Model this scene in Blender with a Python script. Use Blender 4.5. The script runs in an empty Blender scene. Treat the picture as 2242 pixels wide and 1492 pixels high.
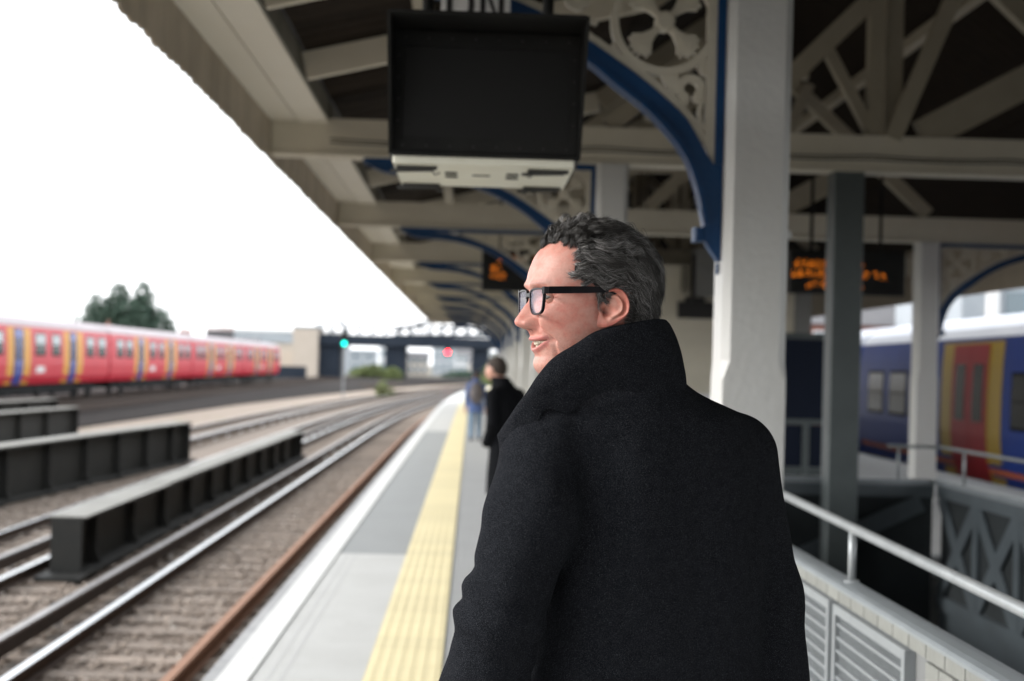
import bpy, math, random
import numpy as np
from mathutils import Vector, Matrix
from mathutils.bvhtree import BVHTree

random.seed(7)
rng = np.random.default_rng(7)
PI = math.pi
R = math.radians
scene = bpy.context.scene
col = scene.collection

# ---------------------------------------------------------------- camera
cam_data = bpy.data.cameras.new("camera")
cam = bpy.data.objects.new("camera", cam_data)
col.objects.link(cam)
cam_data.sensor_width = 36.0
cam_data.lens = 50.0
cam_data.clip_start = 0.05
cam_data.clip_end = 4000.0
YAW, PITCH, ROLL = 0.027450, 0.018088, 0.027
fw = Vector((math.sin(YAW) * math.cos(PITCH), math.cos(YAW) * math.cos(PITCH), math.sin(PITCH)))
rt = fw.cross(Vector((0, 0, 1))).normalized()
up = rt.cross(fw)
r2 = rt * math.cos(ROLL) + up * math.sin(ROLL)
u2 = -rt * math.sin(ROLL) + up * math.cos(ROLL)
cam.matrix_world = Matrix(((r2.x, u2.x, -fw.x, 0), (r2.y, u2.y, -fw.y, 0), (r2.z, u2.z, -fw.z, 1.65), (0, 0, 0, 1)))
cam_data.dof.use_dof = True
cam_data.dof.focus_distance = 2.33
cam_data.dof.aperture_fstop = 4.1
cam_data.dof.aperture_blades = 0
scene.camera = cam

# ---------------------------------------------------------------- world and sun
SUN_EL, SUN_AZ = R(27), R(-96)          # azimuth measured from +Y towards +X
world = bpy.data.worlds.new("World")
scene.world = world
world.use_nodes = True
wn = world.node_tree.nodes
wl = world.node_tree.links
wn.clear()
w_out = wn.new("ShaderNodeOutputWorld")
w_bg = wn.new("ShaderNodeBackground")
w_sky = wn.new("ShaderNodeTexSky")
w_sky.sky_type = 'NISHITA'
w_sky.sun_disc = False
w_sky.sun_elevation = SUN_EL
w_sky.sun_rotation = SUN_AZ
w_sky.air_density = 1.6
w_sky.dust_density = 1.5
w_sky.ozone_density = 1.0
w_hs = wn.new("ShaderNodeHueSaturation")
w_hs.inputs['Saturation'].default_value = 0.22
w_hs.inputs['Value'].default_value = 1.0
w_bg.inputs['Strength'].default_value = 0.15
wl.new(w_sky.outputs[0], w_hs.inputs['Color'])
w_mix = wn.new("ShaderNodeMix")          # thin bright cloud veil over the blue sky
w_mix.data_type = 'RGBA'
w_mix.inputs['Factor'].default_value = 0.60
w_mix.inputs[7].default_value = (7.0, 7.25, 7.55, 1)
wl.new(w_hs.outputs[0], w_mix.inputs[6])
wl.new(w_mix.outputs[2], w_bg.inputs['Color'])
wl.new(w_bg.outputs[0], w_out.inputs['Surface'])

sun_d = bpy.data.lights.new("sun", 'SUN')
sun_d.energy = 0.95
sun_d.angle = R(10)
sun_d.color = (1.0, 0.965, 0.92)
sun = bpy.data.objects.new("sun", sun_d)
col.objects.link(sun)
sd = Vector((math.sin(SUN_AZ) * math.cos(SUN_EL), math.cos(SUN_AZ) * math.cos(SUN_EL), math.sin(SUN_EL)))
sun.rotation_euler = sd.to_track_quat('Z', 'Y').to_euler()

scene.view_settings.view_transform = 'Standard'
scene.view_settings.look = 'None'
scene.view_settings.gamma = 1.0
scene.view_settings.exposure = 1.46
scene.view_settings.use_curve_mapping = False
scene.render.engine = 'CYCLES'
try:
    scene.cycles.use_denoising = True
    scene.cycles.max_bounces = 8
    scene.cycles.diffuse_bounces = 4
    scene.cycles.sample_clamp_indirect = 6.0
except Exception:
    pass

# ---------------------------------------------------------------- materials
def mat(name, base, rough=0.6, metal=0.0, c2=None, nscale=4.0, namt=0.5, bump=0.0, bscale=30.0,
        rnd=0.0, spec=0.5, stretch=None, sheen=0.0, sss=0.0, spots=None):
    m = bpy.data.materials.new(name)
    m.use_nodes = True
    n, l = m.node_tree.nodes, m.node_tree.links
    b = n["Principled BSDF"]
    b.inputs['Roughness'].default_value = rough
    b.inputs['Metallic'].default_value = metal
    b.inputs['Specular IOR Level'].default_value = spec
    b.inputs['Base Color'].default_value = (*base, 1)
    geo = n.new("ShaderNodeNewGeometry")
    src = geo.outputs['Position']
    if stretch:
        mp = n.new("ShaderNodeMapping")
        mp.inputs['Scale'].default_value = stretch
        l.new(src, mp.inputs['Vector'])
        src = mp.outputs[0]
    outc = None
    if c2 is not None:
        t = n.new("ShaderNodeTexNoise")
        t.inputs['Scale'].default_value = nscale
        t.inputs['Detail'].default_value = 5.0
        t.inputs['Roughness'].default_value = 0.62
        l.new(src, t.inputs['Vector'])
        rp = n.new("ShaderNodeValToRGB")
        rp.color_ramp.elements[0].position = 0.5 - 0.28 * namt - 0.04
        rp.color_ramp.elements[1].position = 0.5 + 0.28 * namt + 0.04
        rp.color_ramp.elements[0].color = (*base, 1)
        rp.color_ramp.elements[1].color = (*c2, 1)
        l.new(t.outputs['Fac'], rp.inputs['Fac'])
        outc = rp.outputs['Color']
    if spots is not None:
        sc, thr, cc = spots
        t = n.new("ShaderNodeTexNoise")
        t.inputs['Scale'].default_value = sc
        t.inputs['Detail'].default_value = 3.0
        l.new(src, t.inputs['Vector'])
        rp = n.new("ShaderNodeValToRGB")
        rp.color_ramp.elements[0].position = thr
        rp.color_ramp.elements[1].position = thr + 0.06
        l.new(t.outputs['Fac'], rp.inputs['Fac'])
        mx = n.new("ShaderNodeMix")
        mx.data_type = 'RGBA'
        l.new(rp.outputs['Color'], mx.inputs['Factor'])
        if outc:
            l.new(outc, mx.inputs[6])
        else:
            mx.inputs[6].default_value = (*base, 1)
        mx.inputs[7].default_value = (*cc, 1)
        outc = mx.outputs[2]
    if rnd > 0:
        oi = n.new("ShaderNodeObjectInfo")
        mr = n.new("ShaderNodeMapRange")
        mr.inputs['To Min'].default_value = 1 - rnd
        mr.inputs['To Max'].default_value = 1 + rnd
        l.new(oi.outputs['Random'], mr.inputs['Value'])
        hs = n.new("ShaderNodeHueSaturation")
        l.new(mr.outputs[0], hs.inputs['Value'])
        if outc:
            l.new(outc, hs.inputs['Color'])
        else:
            hs.inputs['Color'].default_value = (*base, 1)
        outc = hs.outputs[0]
    if outc:
        l.new(outc, b.inputs['Base Color'])
    if bump > 0:
        t2 = n.new("ShaderNodeTexNoise")
        t2.inputs['Scale'].default_value = bscale
        t2.inputs['Detail'].default_value = 4.0
        l.new(src, t2.inputs['Vector'])
        bp = n.new("ShaderNodeBump")
        bp.inputs['Strength'].default_value = bump
        bp.inputs['Distance'].default_value = 0.01
        l.new(t2.outputs['Fac'], bp.inputs['Height'])
        l.new(bp.outputs[0], b.inputs['Normal'])
    if sheen > 0:
        b.inputs['Sheen Weight'].default_value = sheen
        b.inputs['Sheen Roughness'].default_value = 0.30
        b.inputs['Sheen Tint'].default_value = (0.75, 0.80, 0.95, 1)
    if sss > 0:
        b.inputs['Subsurface Weight'].default_value = sss
        b.inputs['Subsurface Radius'].default_value = (0.010, 0.004, 0.002)
        b.inputs['Subsurface Scale'].default_value = 0.6
    return m

def emit(name, c, s):
    m = bpy.data.materials.new(name)
    m.use_nodes = True
    b = m.node_tree.nodes["Principled BSDF"]
    b.inputs['Base Color'].default_value = (*c, 1)
    b.inputs['Emission Color'].default_value = (*c, 1)
    b.inputs['Emission Strength'].default_value = s
    return m

def glassy(name, c, rough=0.05, alpha=1.0, spec=0.8):
    m = bpy.data.materials.new(name)
    m.use_nodes = True
    b = m.node_tree.nodes["Principled BSDF"]
    b.inputs['Base Color'].default_value = (*c, 1)
    b.inputs['Roughness'].default_value = rough
    b.inputs['Specular IOR Level'].default_value = spec
    b.inputs['Alpha'].default_value = alpha
    return m

M = {}
M['cream'] = mat('cream_paint', (0.64, 0.60, 0.50), 0.5, c2=(0.54, 0.50, 0.40), nscale=2.2, namt=1.2, bump=0.25, bscale=18, rnd=0.04)
M['shaded_cream'] = mat('shaded_cream_paint', (0.38, 0.34, 0.265), 0.6, c2=(0.30, 0.27, 0.20), nscale=3, namt=1.0, bump=0.2, bscale=22, rnd=0.07)  # cream darkened: shade under the right roof, plus older paint, put into colour
M['soffit'] = mat('soffit_paint', (0.80, 0.77, 0.68), 0.5, c2=(0.74, 0.70, 0.60), nscale=1.6, namt=1.2, bump=0.15, bscale=15)
M['valance'] = mat('weathered_valance', (0.44, 0.38, 0.30), 0.7, c2=(0.34, 0.29, 0.225), nscale=5, namt=1.0, bump=0.3, bscale=30, rnd=0.16)
M['column'] = mat('column_paint', (0.54, 0.545, 0.54), 0.45, c2=(0.49, 0.485, 0.465), nscale=3, namt=1.3, bump=0.35, bscale=26, spots=(11, 0.73, (0.42, 0.38, 0.33)))
M['casting'] = mat('cast_iron_cream', (0.55, 0.51, 0.42), 0.45, c2=(0.45, 0.41, 0.33), nscale=9, namt=1.0, bump=0.3, bscale=40)
M['blue'] = mat('blue_gloss', (0.001, 0.043, 0.135), 0.38, spec=0.35, c2=(0.001, 0.032, 0.105), nscale=6, namt=1.0, bump=0.25, bscale=35)
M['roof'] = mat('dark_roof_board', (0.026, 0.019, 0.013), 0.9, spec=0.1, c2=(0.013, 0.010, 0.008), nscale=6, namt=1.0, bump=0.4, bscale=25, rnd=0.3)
M['gutter'] = mat('gutter_paint', (0.22, 0.20, 0.16), 0.7, c2=(0.14, 0.13, 0.10), nscale=4)
M['grey_paint'] = mat('grey_paint', (0.075, 0.090, 0.092), 0.5, c2=(0.06, 0.072, 0.074), nscale=3, bump=0.2, bscale=20)
M['grey_light'] = mat('light_grey_paint', (0.25, 0.27, 0.28), 0.45, c2=(0.20, 0.215, 0.225), nscale=5, namt=1.0, bump=0.2, bscale=30)
M['steel_rail'] = mat('galvanised_rail', (0.36, 0.38, 0.39), 0.38, metal=0.3, c2=(0.28, 0.30, 0.31), nscale=12, bump=0.2, bscale=60)
M['tile'] = mat('cream_tile', (0.24, 0.245, 0.228), 0.4, c2=(0.18, 0.185, 0.172), nscale=18, namt=1.1, bump=0.2, bscale=50, rnd=0.08)
M['mortar'] = mat('mortar', (0.17, 0.175, 0.175), 0.85)
M['coping'] = mat('cope_paint', (0.25, 0.275, 0.29), 0.35, c2=(0.19, 0.21, 0.225), nscale=5, namt=1.0, bump=0.15, bscale=20)
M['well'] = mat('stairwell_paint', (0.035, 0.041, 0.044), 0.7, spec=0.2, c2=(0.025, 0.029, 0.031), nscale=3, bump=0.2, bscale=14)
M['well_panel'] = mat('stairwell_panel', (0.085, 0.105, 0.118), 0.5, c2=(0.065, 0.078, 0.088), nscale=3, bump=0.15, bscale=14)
M['concrete'] = mat('pale_concrete', (0.57, 0.57, 0.555), 0.85, c2=(0.48, 0.48, 0.462), nscale=1.7, namt=0.9, bump=0.3, bscale=90, spots=(9, 0.70, (0.40, 0.395, 0.375)))
M['tarmac'] = mat('grey_tarmac', (0.37, 0.375, 0.375), 0.9, c2=(0.32, 0.325, 0.325), nscale=1.2, namt=1.2, bump=0.5, bscale=160, spots=(160, 0.68, (0.42, 0.42, 0.41)))
M['tarmac_dark'] = mat('dark_tarmac', (0.335, 0.345, 0.345), 0.9, c2=(0.30, 0.31, 0.31), nscale=1.2, namt=1.2, bump=0.5, bscale=160, spots=(160, 0.68, (0.36, 0.36, 0.36)))
M['white'] = mat('white_line', (0.78, 0.78, 0.76), 0.7, c2=(0.62, 0.62, 0.60), nscale=9, namt=0.9, bump=0.3, bscale=80, spots=(16, 0.68, (0.45, 0.45, 0.43)))
M['yellow'] = mat('yellow_tactile', (0.78, 0.69, 0.43), 0.7, c2=(0.74, 0.64, 0.38), nscale=6, namt=1.0, bump=0.3, bscale=90, rnd=0.05, spots=(5, 0.72, (0.56, 0.47, 0.27)))
M['groove'] = mat('worn_groove', (0.49, 0.49, 0.48), 0.9)
M['shaded_oily'] = mat('shaded_oily_ballast', (0.045, 0.038, 0.032), 0.8, c2=(0.09, 0.075, 0.062), nscale=9, namt=0.8, bump=0.9, bscale=30)  # dark colour carries the shade between the rails as well as oil
M['kerb'] = mat('coping_stone', (0.42, 0.42, 0.42), 0.8, c2=(0.32, 0.32, 0.33), nscale=6, bump=0.3, bscale=60, rnd=0.06)
M['dark_wall'] = mat('sooty_brick', (0.07, 0.055, 0.045), 0.9, c2=(0.04, 0.035, 0.03), nscale=8, bump=0.5, bscale=30)
M['ballast'] = mat('ballast', (0.26, 0.205, 0.165), 0.95, c2=(0.09, 0.072, 0.058), nscale=26, namt=0.8, bump=1.0, bscale=32, spots=(18, 0.62, (0.40, 0.36, 0.31)))
M['stone'] = mat('ballast_stone', (0.38, 0.31, 0.255), 0.9, c2=(0.09, 0.075, 0.062), nscale=22, namt=0.55, spots=(13, 0.62, (0.56, 0.52, 0.47)))
M['dark_ballast'] = mat('dark_ballast', (0.060, 0.053, 0.050), 0.95, spec=0.05, c2=(0.024, 0.022, 0.021), nscale=5, namt=1.0, bump=0.6, bscale=20)
M['ground'] = mat('ground', (0.16, 0.145, 0.12), 0.95, c2=(0.10, 0.10, 0.075), nscale=0.15, namt=1.0)
M['pale_ground'] = mat('pale_sandy_ballast', (0.36, 0.29, 0.23), 0.95, c2=(0.26, 0.21, 0.17), nscale=2.0, namt=1.0, bump=0.6, bscale=20, spots=(0.8, 0.62, (0.20, 0.20, 0.10)))
M['rail_top'] = mat('polished_rail', (0.55, 0.56, 0.58), 0.22, metal=1.0)
M['rust'] = mat('rusty_rail', (0.060, 0.036, 0.024), 0.85, c2=(0.035, 0.022, 0.016), nscale=8, namt=1.0, bump=0.3, bscale=40)
M['rust_light'] = mat('rust_bright', (0.34, 0.18, 0.11), 0.75, c2=(0.24, 0.12, 0.07), nscale=5, namt=1.0, bump=0.3, bscale=40)
M['conductor'] = mat('conductor_rail', (0.27, 0.26, 0.26), 0.35, metal=0.7, c2=(0.16, 0.14, 0.13), nscale=4)
M['sleeper'] = mat('timber_sleeper', (0.30, 0.245, 0.20), 0.9, c2=(0.18, 0.145, 0.12), nscale=7, namt=1.0, bump=0.5, bscale=30, rnd=0.22, stretch=(1, 6, 6))
M['girder'] = mat('girder_black', (0.016, 0.017, 0.017), 0.7, spec=0.25, c2=(0.026, 0.025, 0.022), nscale=5, namt=1.0, bump=0.3, bscale=25, spots=(7, 0.70, (0.06, 0.05, 0.04)))
M['girder_top'] = mat('girder_top_dust', (0.25, 0.245, 0.225), 0.8, c2=(0.15, 0.145, 0.13), nscale=1.6, namt=0.9, bump=0.3, bscale=25)
M['train_red'] = mat('train_red', (0.56, 0.022, 0.045), 0.4, spec=0.3, c2=(0.50, 0.018, 0.04), nscale=1.0)
M['train_roof'] = mat('train_roof', (0.40, 0.345, 0.36), 0.5, c2=(0.34, 0.29, 0.305), nscale=1.0)
M['train_yellow'] = mat('train_yellow', (0.62, 0.30, 0.045), 0.45, spec=0.3)
M['shaded_door_yellow'] = mat('shaded_door_yellow', (0.42, 0.27, 0.02), 0.4)  # yellow dimmed so the colour carries the shade on this side
M['train_blue'] = mat('train_blue', (0.03, 0.06, 0.30), 0.3)
M['train_navy'] = mat('train_navy', (0.006, 0.034, 0.22), 0.42, spec=0.2, c2=(0.007, 0.040, 0.26), nscale=1.0)
M['train_crimson'] = mat('train_crimson', (0.33, 0.012, 0.020), 0.4, spec=0.25)
M['train_orange'] = mat('train_orange', (0.55, 0.13, 0.03), 0.35)
M['blue_roof'] = mat('pale_blue_roof', (0.66, 0.68, 0.74), 0.45, c2=(0.58, 0.60, 0.68), nscale=1.0)
M['white_paint'] = mat('white_paint', (0.72, 0.72, 0.72), 0.5)
M['under'] = mat('underframe', (0.014, 0.015, 0.017), 0.9, spec=0.1, c2=(0.03, 0.03, 0.03), nscale=4)
M['win'] = glassy('train_glass', (0.010, 0.012, 0.013), 0.22, spec=0.15)
M['win_sky_tint'] = glassy('train_glass_sky_tint', (0.30, 0.35, 0.37), 0.25)  # pale tint puts the sky showing in the upper glass into its colour
M['black'] = mat('black_casing', (0.006, 0.006, 0.006), 0.6, spec=0.2, c2=(0.014, 0.014, 0.013), nscale=4, bump=0.1, bscale=80)
M['black_gloss'] = mat('black_acetate', (0.005, 0.004, 0.006), 0.30, spec=0.12)
M['screen'] = mat('unlit_screen', (0.007, 0.007, 0.007), 0.4, c2=(0.009, 0.009, 0.009), nscale=2, spec=0.25)
M['plate'] = mat('zinc_plate', (0.78, 0.77, 0.66), 0.45, c2=(0.72, 0.70, 0.58), nscale=5)
M['gutter_dark'] = mat('dark_screw', (0.03, 0.03, 0.03), 0.6)
M['slot'] = mat('dark_slot', (0.015, 0.015, 0.015), 0.8)
M['hinge'] = mat('zinc_hinge', (0.30, 0.30, 0.27), 0.4, metal=0.6)
M['amber'] = emit('amber_led', (1.0, 0.25, 0.012), 0.62)
M['green_lamp'] = emit('green_signal', (0.0, 0.62, 0.48), 2.2)
M['red_lamp'] = emit('red_signal', (1.0, 0.03, 0.07), 6.0)
M['bridge'] = mat('bridge_steel', (0.018, 0.026, 0.040), 0.8, spec=0.2, c2=(0.028, 0.036, 0.05), nscale=0.5)
M['brick'] = mat('pale_brick', (0.52, 0.455, 0.39), 0.9, c2=(0.44, 0.38, 0.32), nscale=1.2, namt=1.0, rnd=0.08)
M['red_brick'] = mat('red_brick', (0.30, 0.13, 0.10), 0.9, c2=(0.22, 0.10, 0.08), nscale=0.8, namt=1.0)
M['slate'] = mat('slate', (0.11, 0.105, 0.11), 0.7, c2=(0.08, 0.08, 0.085), nscale=1.0)
M['far_wall'] = mat('pale_render', (0.36, 0.39, 0.42), 0.8, c2=(0.29, 0.32, 0.35), nscale=0.3)
M['far_render'] = mat('white_render', (0.52, 0.54, 0.56), 0.85, c2=(0.45, 0.47, 0.49), nscale=0.4)
M['far_glass'] = glassy('far_glazing', (0.12, 0.17, 0.20), 0.1)
M['bark'] = mat('bark', (0.09, 0.07, 0.05), 0.9)
M['leaf'] = mat('leaf_dark', (0.040, 0.080, 0.062), 0.7, c2=(0.065, 0.105, 0.068), nscale=0.8, namt=1.0)
M['leaf_light'] = mat('leaf_light', (0.16, 0.20, 0.07), 0.7, c2=(0.12, 0.155, 0.05), nscale=0.8)
M['noticeboard'] = mat('noticeboard_navy', (0.005, 0.009, 0.022), 0.5, spec=0.15)
M['wall_grey'] = mat('dado_grey', (0.20, 0.20, 0.19), 0.6)
M['dark_box'] = mat('dark_sign', (0.012, 0.011, 0.011), 0.5)
M['lamp_glass'] = mat('opal', (0.70, 0.70, 0.68), 0.3)

# ---------------------------------------------------------------- mesh helpers
class MB:
    def __init__(s):
        s.v = []; s.f = []; s.mi = []; s.cur = 0
    def add(s, vs, fs):
        o = len(s.v)
        s.v.extend([tuple(map(float, p)) for p in vs])
        for f in fs:
            s.f.append(tuple(i + o for i in f)); s.mi.append(s.cur)
        return s
    def mat(s, i):
        s.cur = i
        return s
    def box(s, x0, x1, y0, y1, z0, z1):
        return s.add([(x0,y0,z0),(x1,y0,z0),(x1,y1,z0),(x0,y1,z0),(x0,y0,z1),(x1,y0,z1),(x1,y1,z1),(x0,y1,z1)],
                     [(0,3,2,1),(4,5,6,7),(0,1,5,4),(1,2,6,5),(2,3,7,6),(3,0,4,7)])
    def bevbox(s, x0, x1, y0, y1, z0, z1, b):
        # box with its four long vertical edges chamfered
        p = [(x0+b,y0),(x1-b,y0),(x1,y0+b),(x1,y1-b),(x1-b,y1),(x0+b,y1),(x0,y1-b),(x0,y0+b)]
        vs = [(x,y,z0) for x,y in p] + [(x,y,z1) for x,y in p]
        return s.add(vs, [tuple(range(7,-1,-1)), tuple(range(8,16))] + [(i,(i+1)%8,(i+1)%8+8,i+8) for i in range(8)])
    def prism(s, pts, axis, a0, a1):
        # closed 2D polygon extruded along an axis; pts are the two other coordinates in xyz order
        def mk(p, a):
            return {'x': (a,p[0],p[1]), 'y': (p[0],a,p[1]), 'z': (p[0],p[1],a)}[axis]
        n = len(pts)
        vs = [mk(p,a0) for p in pts] + [mk(p,a1) for p in pts]
        return s.add(vs, [tuple(range(n-1,-1,-1)), tuple(range(n,2*n))] + [(i,(i+1)%n,(i+1)%n+n,i+n) for i in range(n)])
    def beam(s, p, q, w, h, side=None):
        # rectangular bar from p to q; w across 'side', h across the other direction
        p, q = Vector(p), Vector(q)
        d = (q - p).normalized()
        sd_ = Vector(side) if side else (Vector((0,1,0)) if abs(d.y) < 0.9 else Vector((1,0,0)))
        sd_ = (sd_ - d * sd_.dot(d)).normalized()
        o = d.cross(sd_)
        vs = []
        for e in (p, q):
            for a, b in ((-1,-1),(1,-1),(1,1),(-1,1)):
                vs.append(e + sd_*(a*w/2) + o*(b*h/2))
        return s.add(vs, [(0,3,2,1),(4,5,6,7),(0,1,5,4),(1,2,6,5),(2,3,7,6),(3,0,4,7)])
    def tube(s, pts, r, n=8, cap=True):
        pts = [Vector(p) for p in pts]
        rs = r if isinstance(r, (list, tuple)) else [r]*len(pts)
        vs = []; fs = []
        prev = None
        for i, p in enumerate(pts):
            d = (pts[min(i+1,len(pts)-1)] - pts[max(i-1,0)]).normalized()
            if prev is None:
                a = Vector((0,0,1)) if abs(d.z) < 0.9 else Vector((1,0,0))
            else:
                a = prev
            a = (a - d*a.dot(d)).normalized(); prev = a
            b = d.cross(a)
            for k in range(n):
                t = 2*PI*k/n
                vs.append(p + a*(math.cos(t)*rs[i]) + b*(math.sin(t)*rs[i]))
        for i in range(len(pts)-1):
            for k in range(n):
                fs.append((i*n+k, i*n+(k+1)%n, (i+1)*n+(k+1)%n, (i+1)*n+k))
        if cap:
            fs.append(tuple(range(n-1,-1,-1))); fs.append(tuple(range((len(pts)-1)*n, len(pts)*n)))
        return s.add(vs, fs)
    def lathe(s, prof, c, n=16, axis='z'):
        vs = []; fs = []
        for r, a in prof:
            for k in range(n):
                t = 2*PI*k/n
                u, v = r*math.cos(t), r*math.sin(t)
                vs.append({'z':(c[0]+u,c[1]+v,c[2]+a),'y':(c[0]+u,c[1]+a,c[2]+v),'x':(c[0]+a,c[1]+u,c[2]+v)}[axis])
        for i in range(len(prof)-1):
            for k in range(n):
                fs.append((i*n+k, i*n+(k+1)%n, (i+1)*n+(k+1)%n, (i+1)*n+k))
        fs.append(tuple(range(n-1,-1,-1))); fs.append(tuple(range((len(prof)-1)*n, len(prof)*n)))
        return s.add(vs, fs)
    def strip(s, outer, inner, y0, y1):
        # band between two xz polylines of equal length, given thickness in y
        n = len(outer)
        vs = [(p[0],y0,p[1]) for p in outer]+[(p[0],y0,p[1]) for p in inner]+[(p[0],y1,p[1]) for p in outer]+[(p[0],y1,p[1]) for p in inner]
        fs = []
        for i in range(n-1):
            fs += [(i,i+1,n+i+1,n+i),(2*n+i,3*n+i,3*n+i+1,2*n+i+1),(i,2*n+i,2*n+i+1,i+1),(n+i,n+i+1,3*n+i+1,3*n+i)]
        fs += [(0,n,3*n,2*n),(n-1,3*n-1,4*n-1,2*n-1)]
        return s.add(vs, fs)
    def sweep(s, prof, path):
        # closed xz profile swept along a list of (x, y, z) points that run along +y
        n = len(prof); m = len(path)
        vs = []
        for i, p in enumerate(path):
            a = path[max(i-1,0)]; b = path[min(i+1,m-1)]
            t = Vector((b[0]-a[0], b[1]-a[1], 0)).normalized()
            for q in prof:
                vs.append((p[0]+q[0]*t.y, p[1]-q[0]*t.x, p[2]+q[1]))
        fs = [tuple(range(n)), tuple(range((m-1)*n+n-1, (m-1)*n-1, -1))]
        for i in range(m-1):
            for k in range(n):
                fs.append((i*n+k, (i+1)*n+k, (i+1)*n+(k+1)%n, i*n+(k+1)%n))
        return s.add(vs, fs)
    def mesh(s, name, mats, smooth=False):
        me = bpy.data.meshes.new(name)
        me.from_pydata(s.v, [], s.f)
        if not isinstance(mats, (list, tuple)):
            mats = [mats]
        for m in mats:
            me.materials.append(m)
        if len(mats) > 1:
            me.polygons.foreach_set('material_index', s.mi)
        if smooth:
            me.polygons.foreach_set('use_smooth', [True]*len(me.polygons))
        me.update()
        return me
    def build(s, name, mats, parent=None, smooth=False, fix=True):
        me = s.mesh(name, mats, smooth)
        if fix:
            import bmesh
            bm = bmesh.new(); bm.from_mesh(me)
            bmesh.ops.recalc_face_normals(bm, faces=bm.faces)
            bm.to_mesh(me); bm.free()
        return link(name, me, parent)

def link(name, me, parent=None):
    o = bpy.data.objects.new(name, me)
    col.objects.link(o)
    if parent is not None:
        o.parent = parent
    return o

def np_mesh(name, v, f, mats, parent=None, smooth=True):
    me = bpy.data.meshes.new(name)
    f = np.asarray(f)
    me.vertices.add(len(v)); me.vertices.foreach_set('co', np.asarray(v, dtype=np.float32).ravel())
    k = f.shape[1]
    me.loops.add(len(f)*k); me.loops.foreach_set('vertex_index', f.astype(np.int32).ravel())
    me.polygons.add(len(f))
    me.polygons.foreach_set('loop_start', np.arange(0, len(f)*k, k, dtype=np.int32))
    me.polygons.foreach_set('loop_total', np.full(len(f), k, dtype=np.int32))
    me.polygons.foreach_set('use_smooth', np.full(len(f), smooth))
    for m in (mats if isinstance(mats, (list, tuple)) else [mats]):
        me.materials.append(m)
    me.update(calc_edges=True); me.validate()
    return link(name, me, parent)

def tag(o, label=None, cat=None, group=None, kind=None):
    if label: o['label'] = label
    if cat: o['category'] = cat
    if group: o['group'] = group
    if kind: o['kind'] = kind
    return o

def thing(name, label, cat, loc=(0,0,0), rz=0.0, group=None):
    o = bpy.data.objects.new(name, None)
    o.empty_display_size = 0.2
    col.objects.link(o)
    o.location = loc; o.rotation_euler = (0,0,rz)
    return tag(o, label, cat, group)

def copy_tree(o, parent=None):
    c = o.copy(); col.objects.link(c)
    if parent is not None: c.parent = parent
    for ch in list(o.children):
        copy_tree(ch, c)
    return c

def dup(o, loc, label, rz=None):
    c = copy_tree(o)
    c.location = loc
    if rz is not None: c.rotation_euler = (0,0,rz)
    c['label'] = label
    return c

def cx(y):
    # the whole station bends gently to the right further along
    return max(0.0, y - 50.0)**2 / 1800.0
def cyaw(y):
    return -math.atan(max(0.0, y - 50.0) / 900.0)

# ================================================================ SETTING
def ypath(y0, y1, step=4.0, z=0.0):
    ys = list(np.arange(y0, y1, step)) + [y1]
    return [(cx(y), y, z) for y in ys]

tag(MB().box(-900, 900, -900, 2600, -1.62, -1.42).build('ground', M['ground']), kind='structure')
tb = MB().sweep([(-10.9,-1.40),(-1.2,-1.40),(-1.2,-1.19),(-10.9,-1.19)], ypath(-60, 330)).build('ballast_bed', M['ballast'])
tag(tb, kind='structure')
tag(MB().sweep([(-14.6,-1.41),(-10.904,-1.41),(-10.904,-1.17),(-14.6,-1.10)], ypath(-60, 330)).build('sandy_verge', M['pale_ground']), kind='structure')
tag(MB().sweep([(-34,-1.41),(-14.604,-1.41),(-14.604,-1.02),(-16.6,-0.62),(-34,-0.62)], ypath(-6, 240, 30) ).build('dark_ballast_bed', M['dark_ballast']), kind='structure')
tag(MB().box(8.45, 40, -8, 160, -1.41, -1.17).build('far_ballast_bed', M['dark_ballast']), kind='structure')

tag(MB().sweep([(-4.14,-1.25),(-3.82,-1.25),(-3.82,-1.178),(-4.14,-1.178)], ypath(4, 60)).build('shaded_oily_strip', M['shaded_oily']), kind='structure')  # dark strip laid in for shade beside the rail, with oil stain
# loose stones of the near ballast, joined
st = MB()
ico = [(0,0,1),(.9,0,.3),(.3,.85,.3),(-.7,.5,.3),(-.7,-.5,.3),(.3,-.85,.3),(0,0,-.8)]
icf = [(0,1,2),(0,2,3),(0,3,4),(0,4,5),(0,5,1),(6,2,1),(6,3,2),(6,4,3),(6,5,4),(6,1,5)]
for k in range(24000):
    y = 5.5 + 34*random.random()**1.6
    x = random.uniform(-9.2, -1.36)
    if -3.80 > x > -4.15 and random.random() < .6: continue
    if -4.75 > x > -5.3 and 17.5 < y < 41: continue
    s = random.uniform(.020, .052)
    a = random.random()*6.28; ca, sa = math.cos(a), math.sin(a)
    q = random.uniform(.6, 1.2)
    st.add([(x+s*(px*ca-py*q*sa), y+s*(px*sa+py*q*ca), -1.19+s*.5+pz*s*random.uniform(.6,1)) for px,py,pz in ico], icf)
tag(st.build('ballast_stones', M['stone'], fix=False), kind='stuff')

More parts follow.
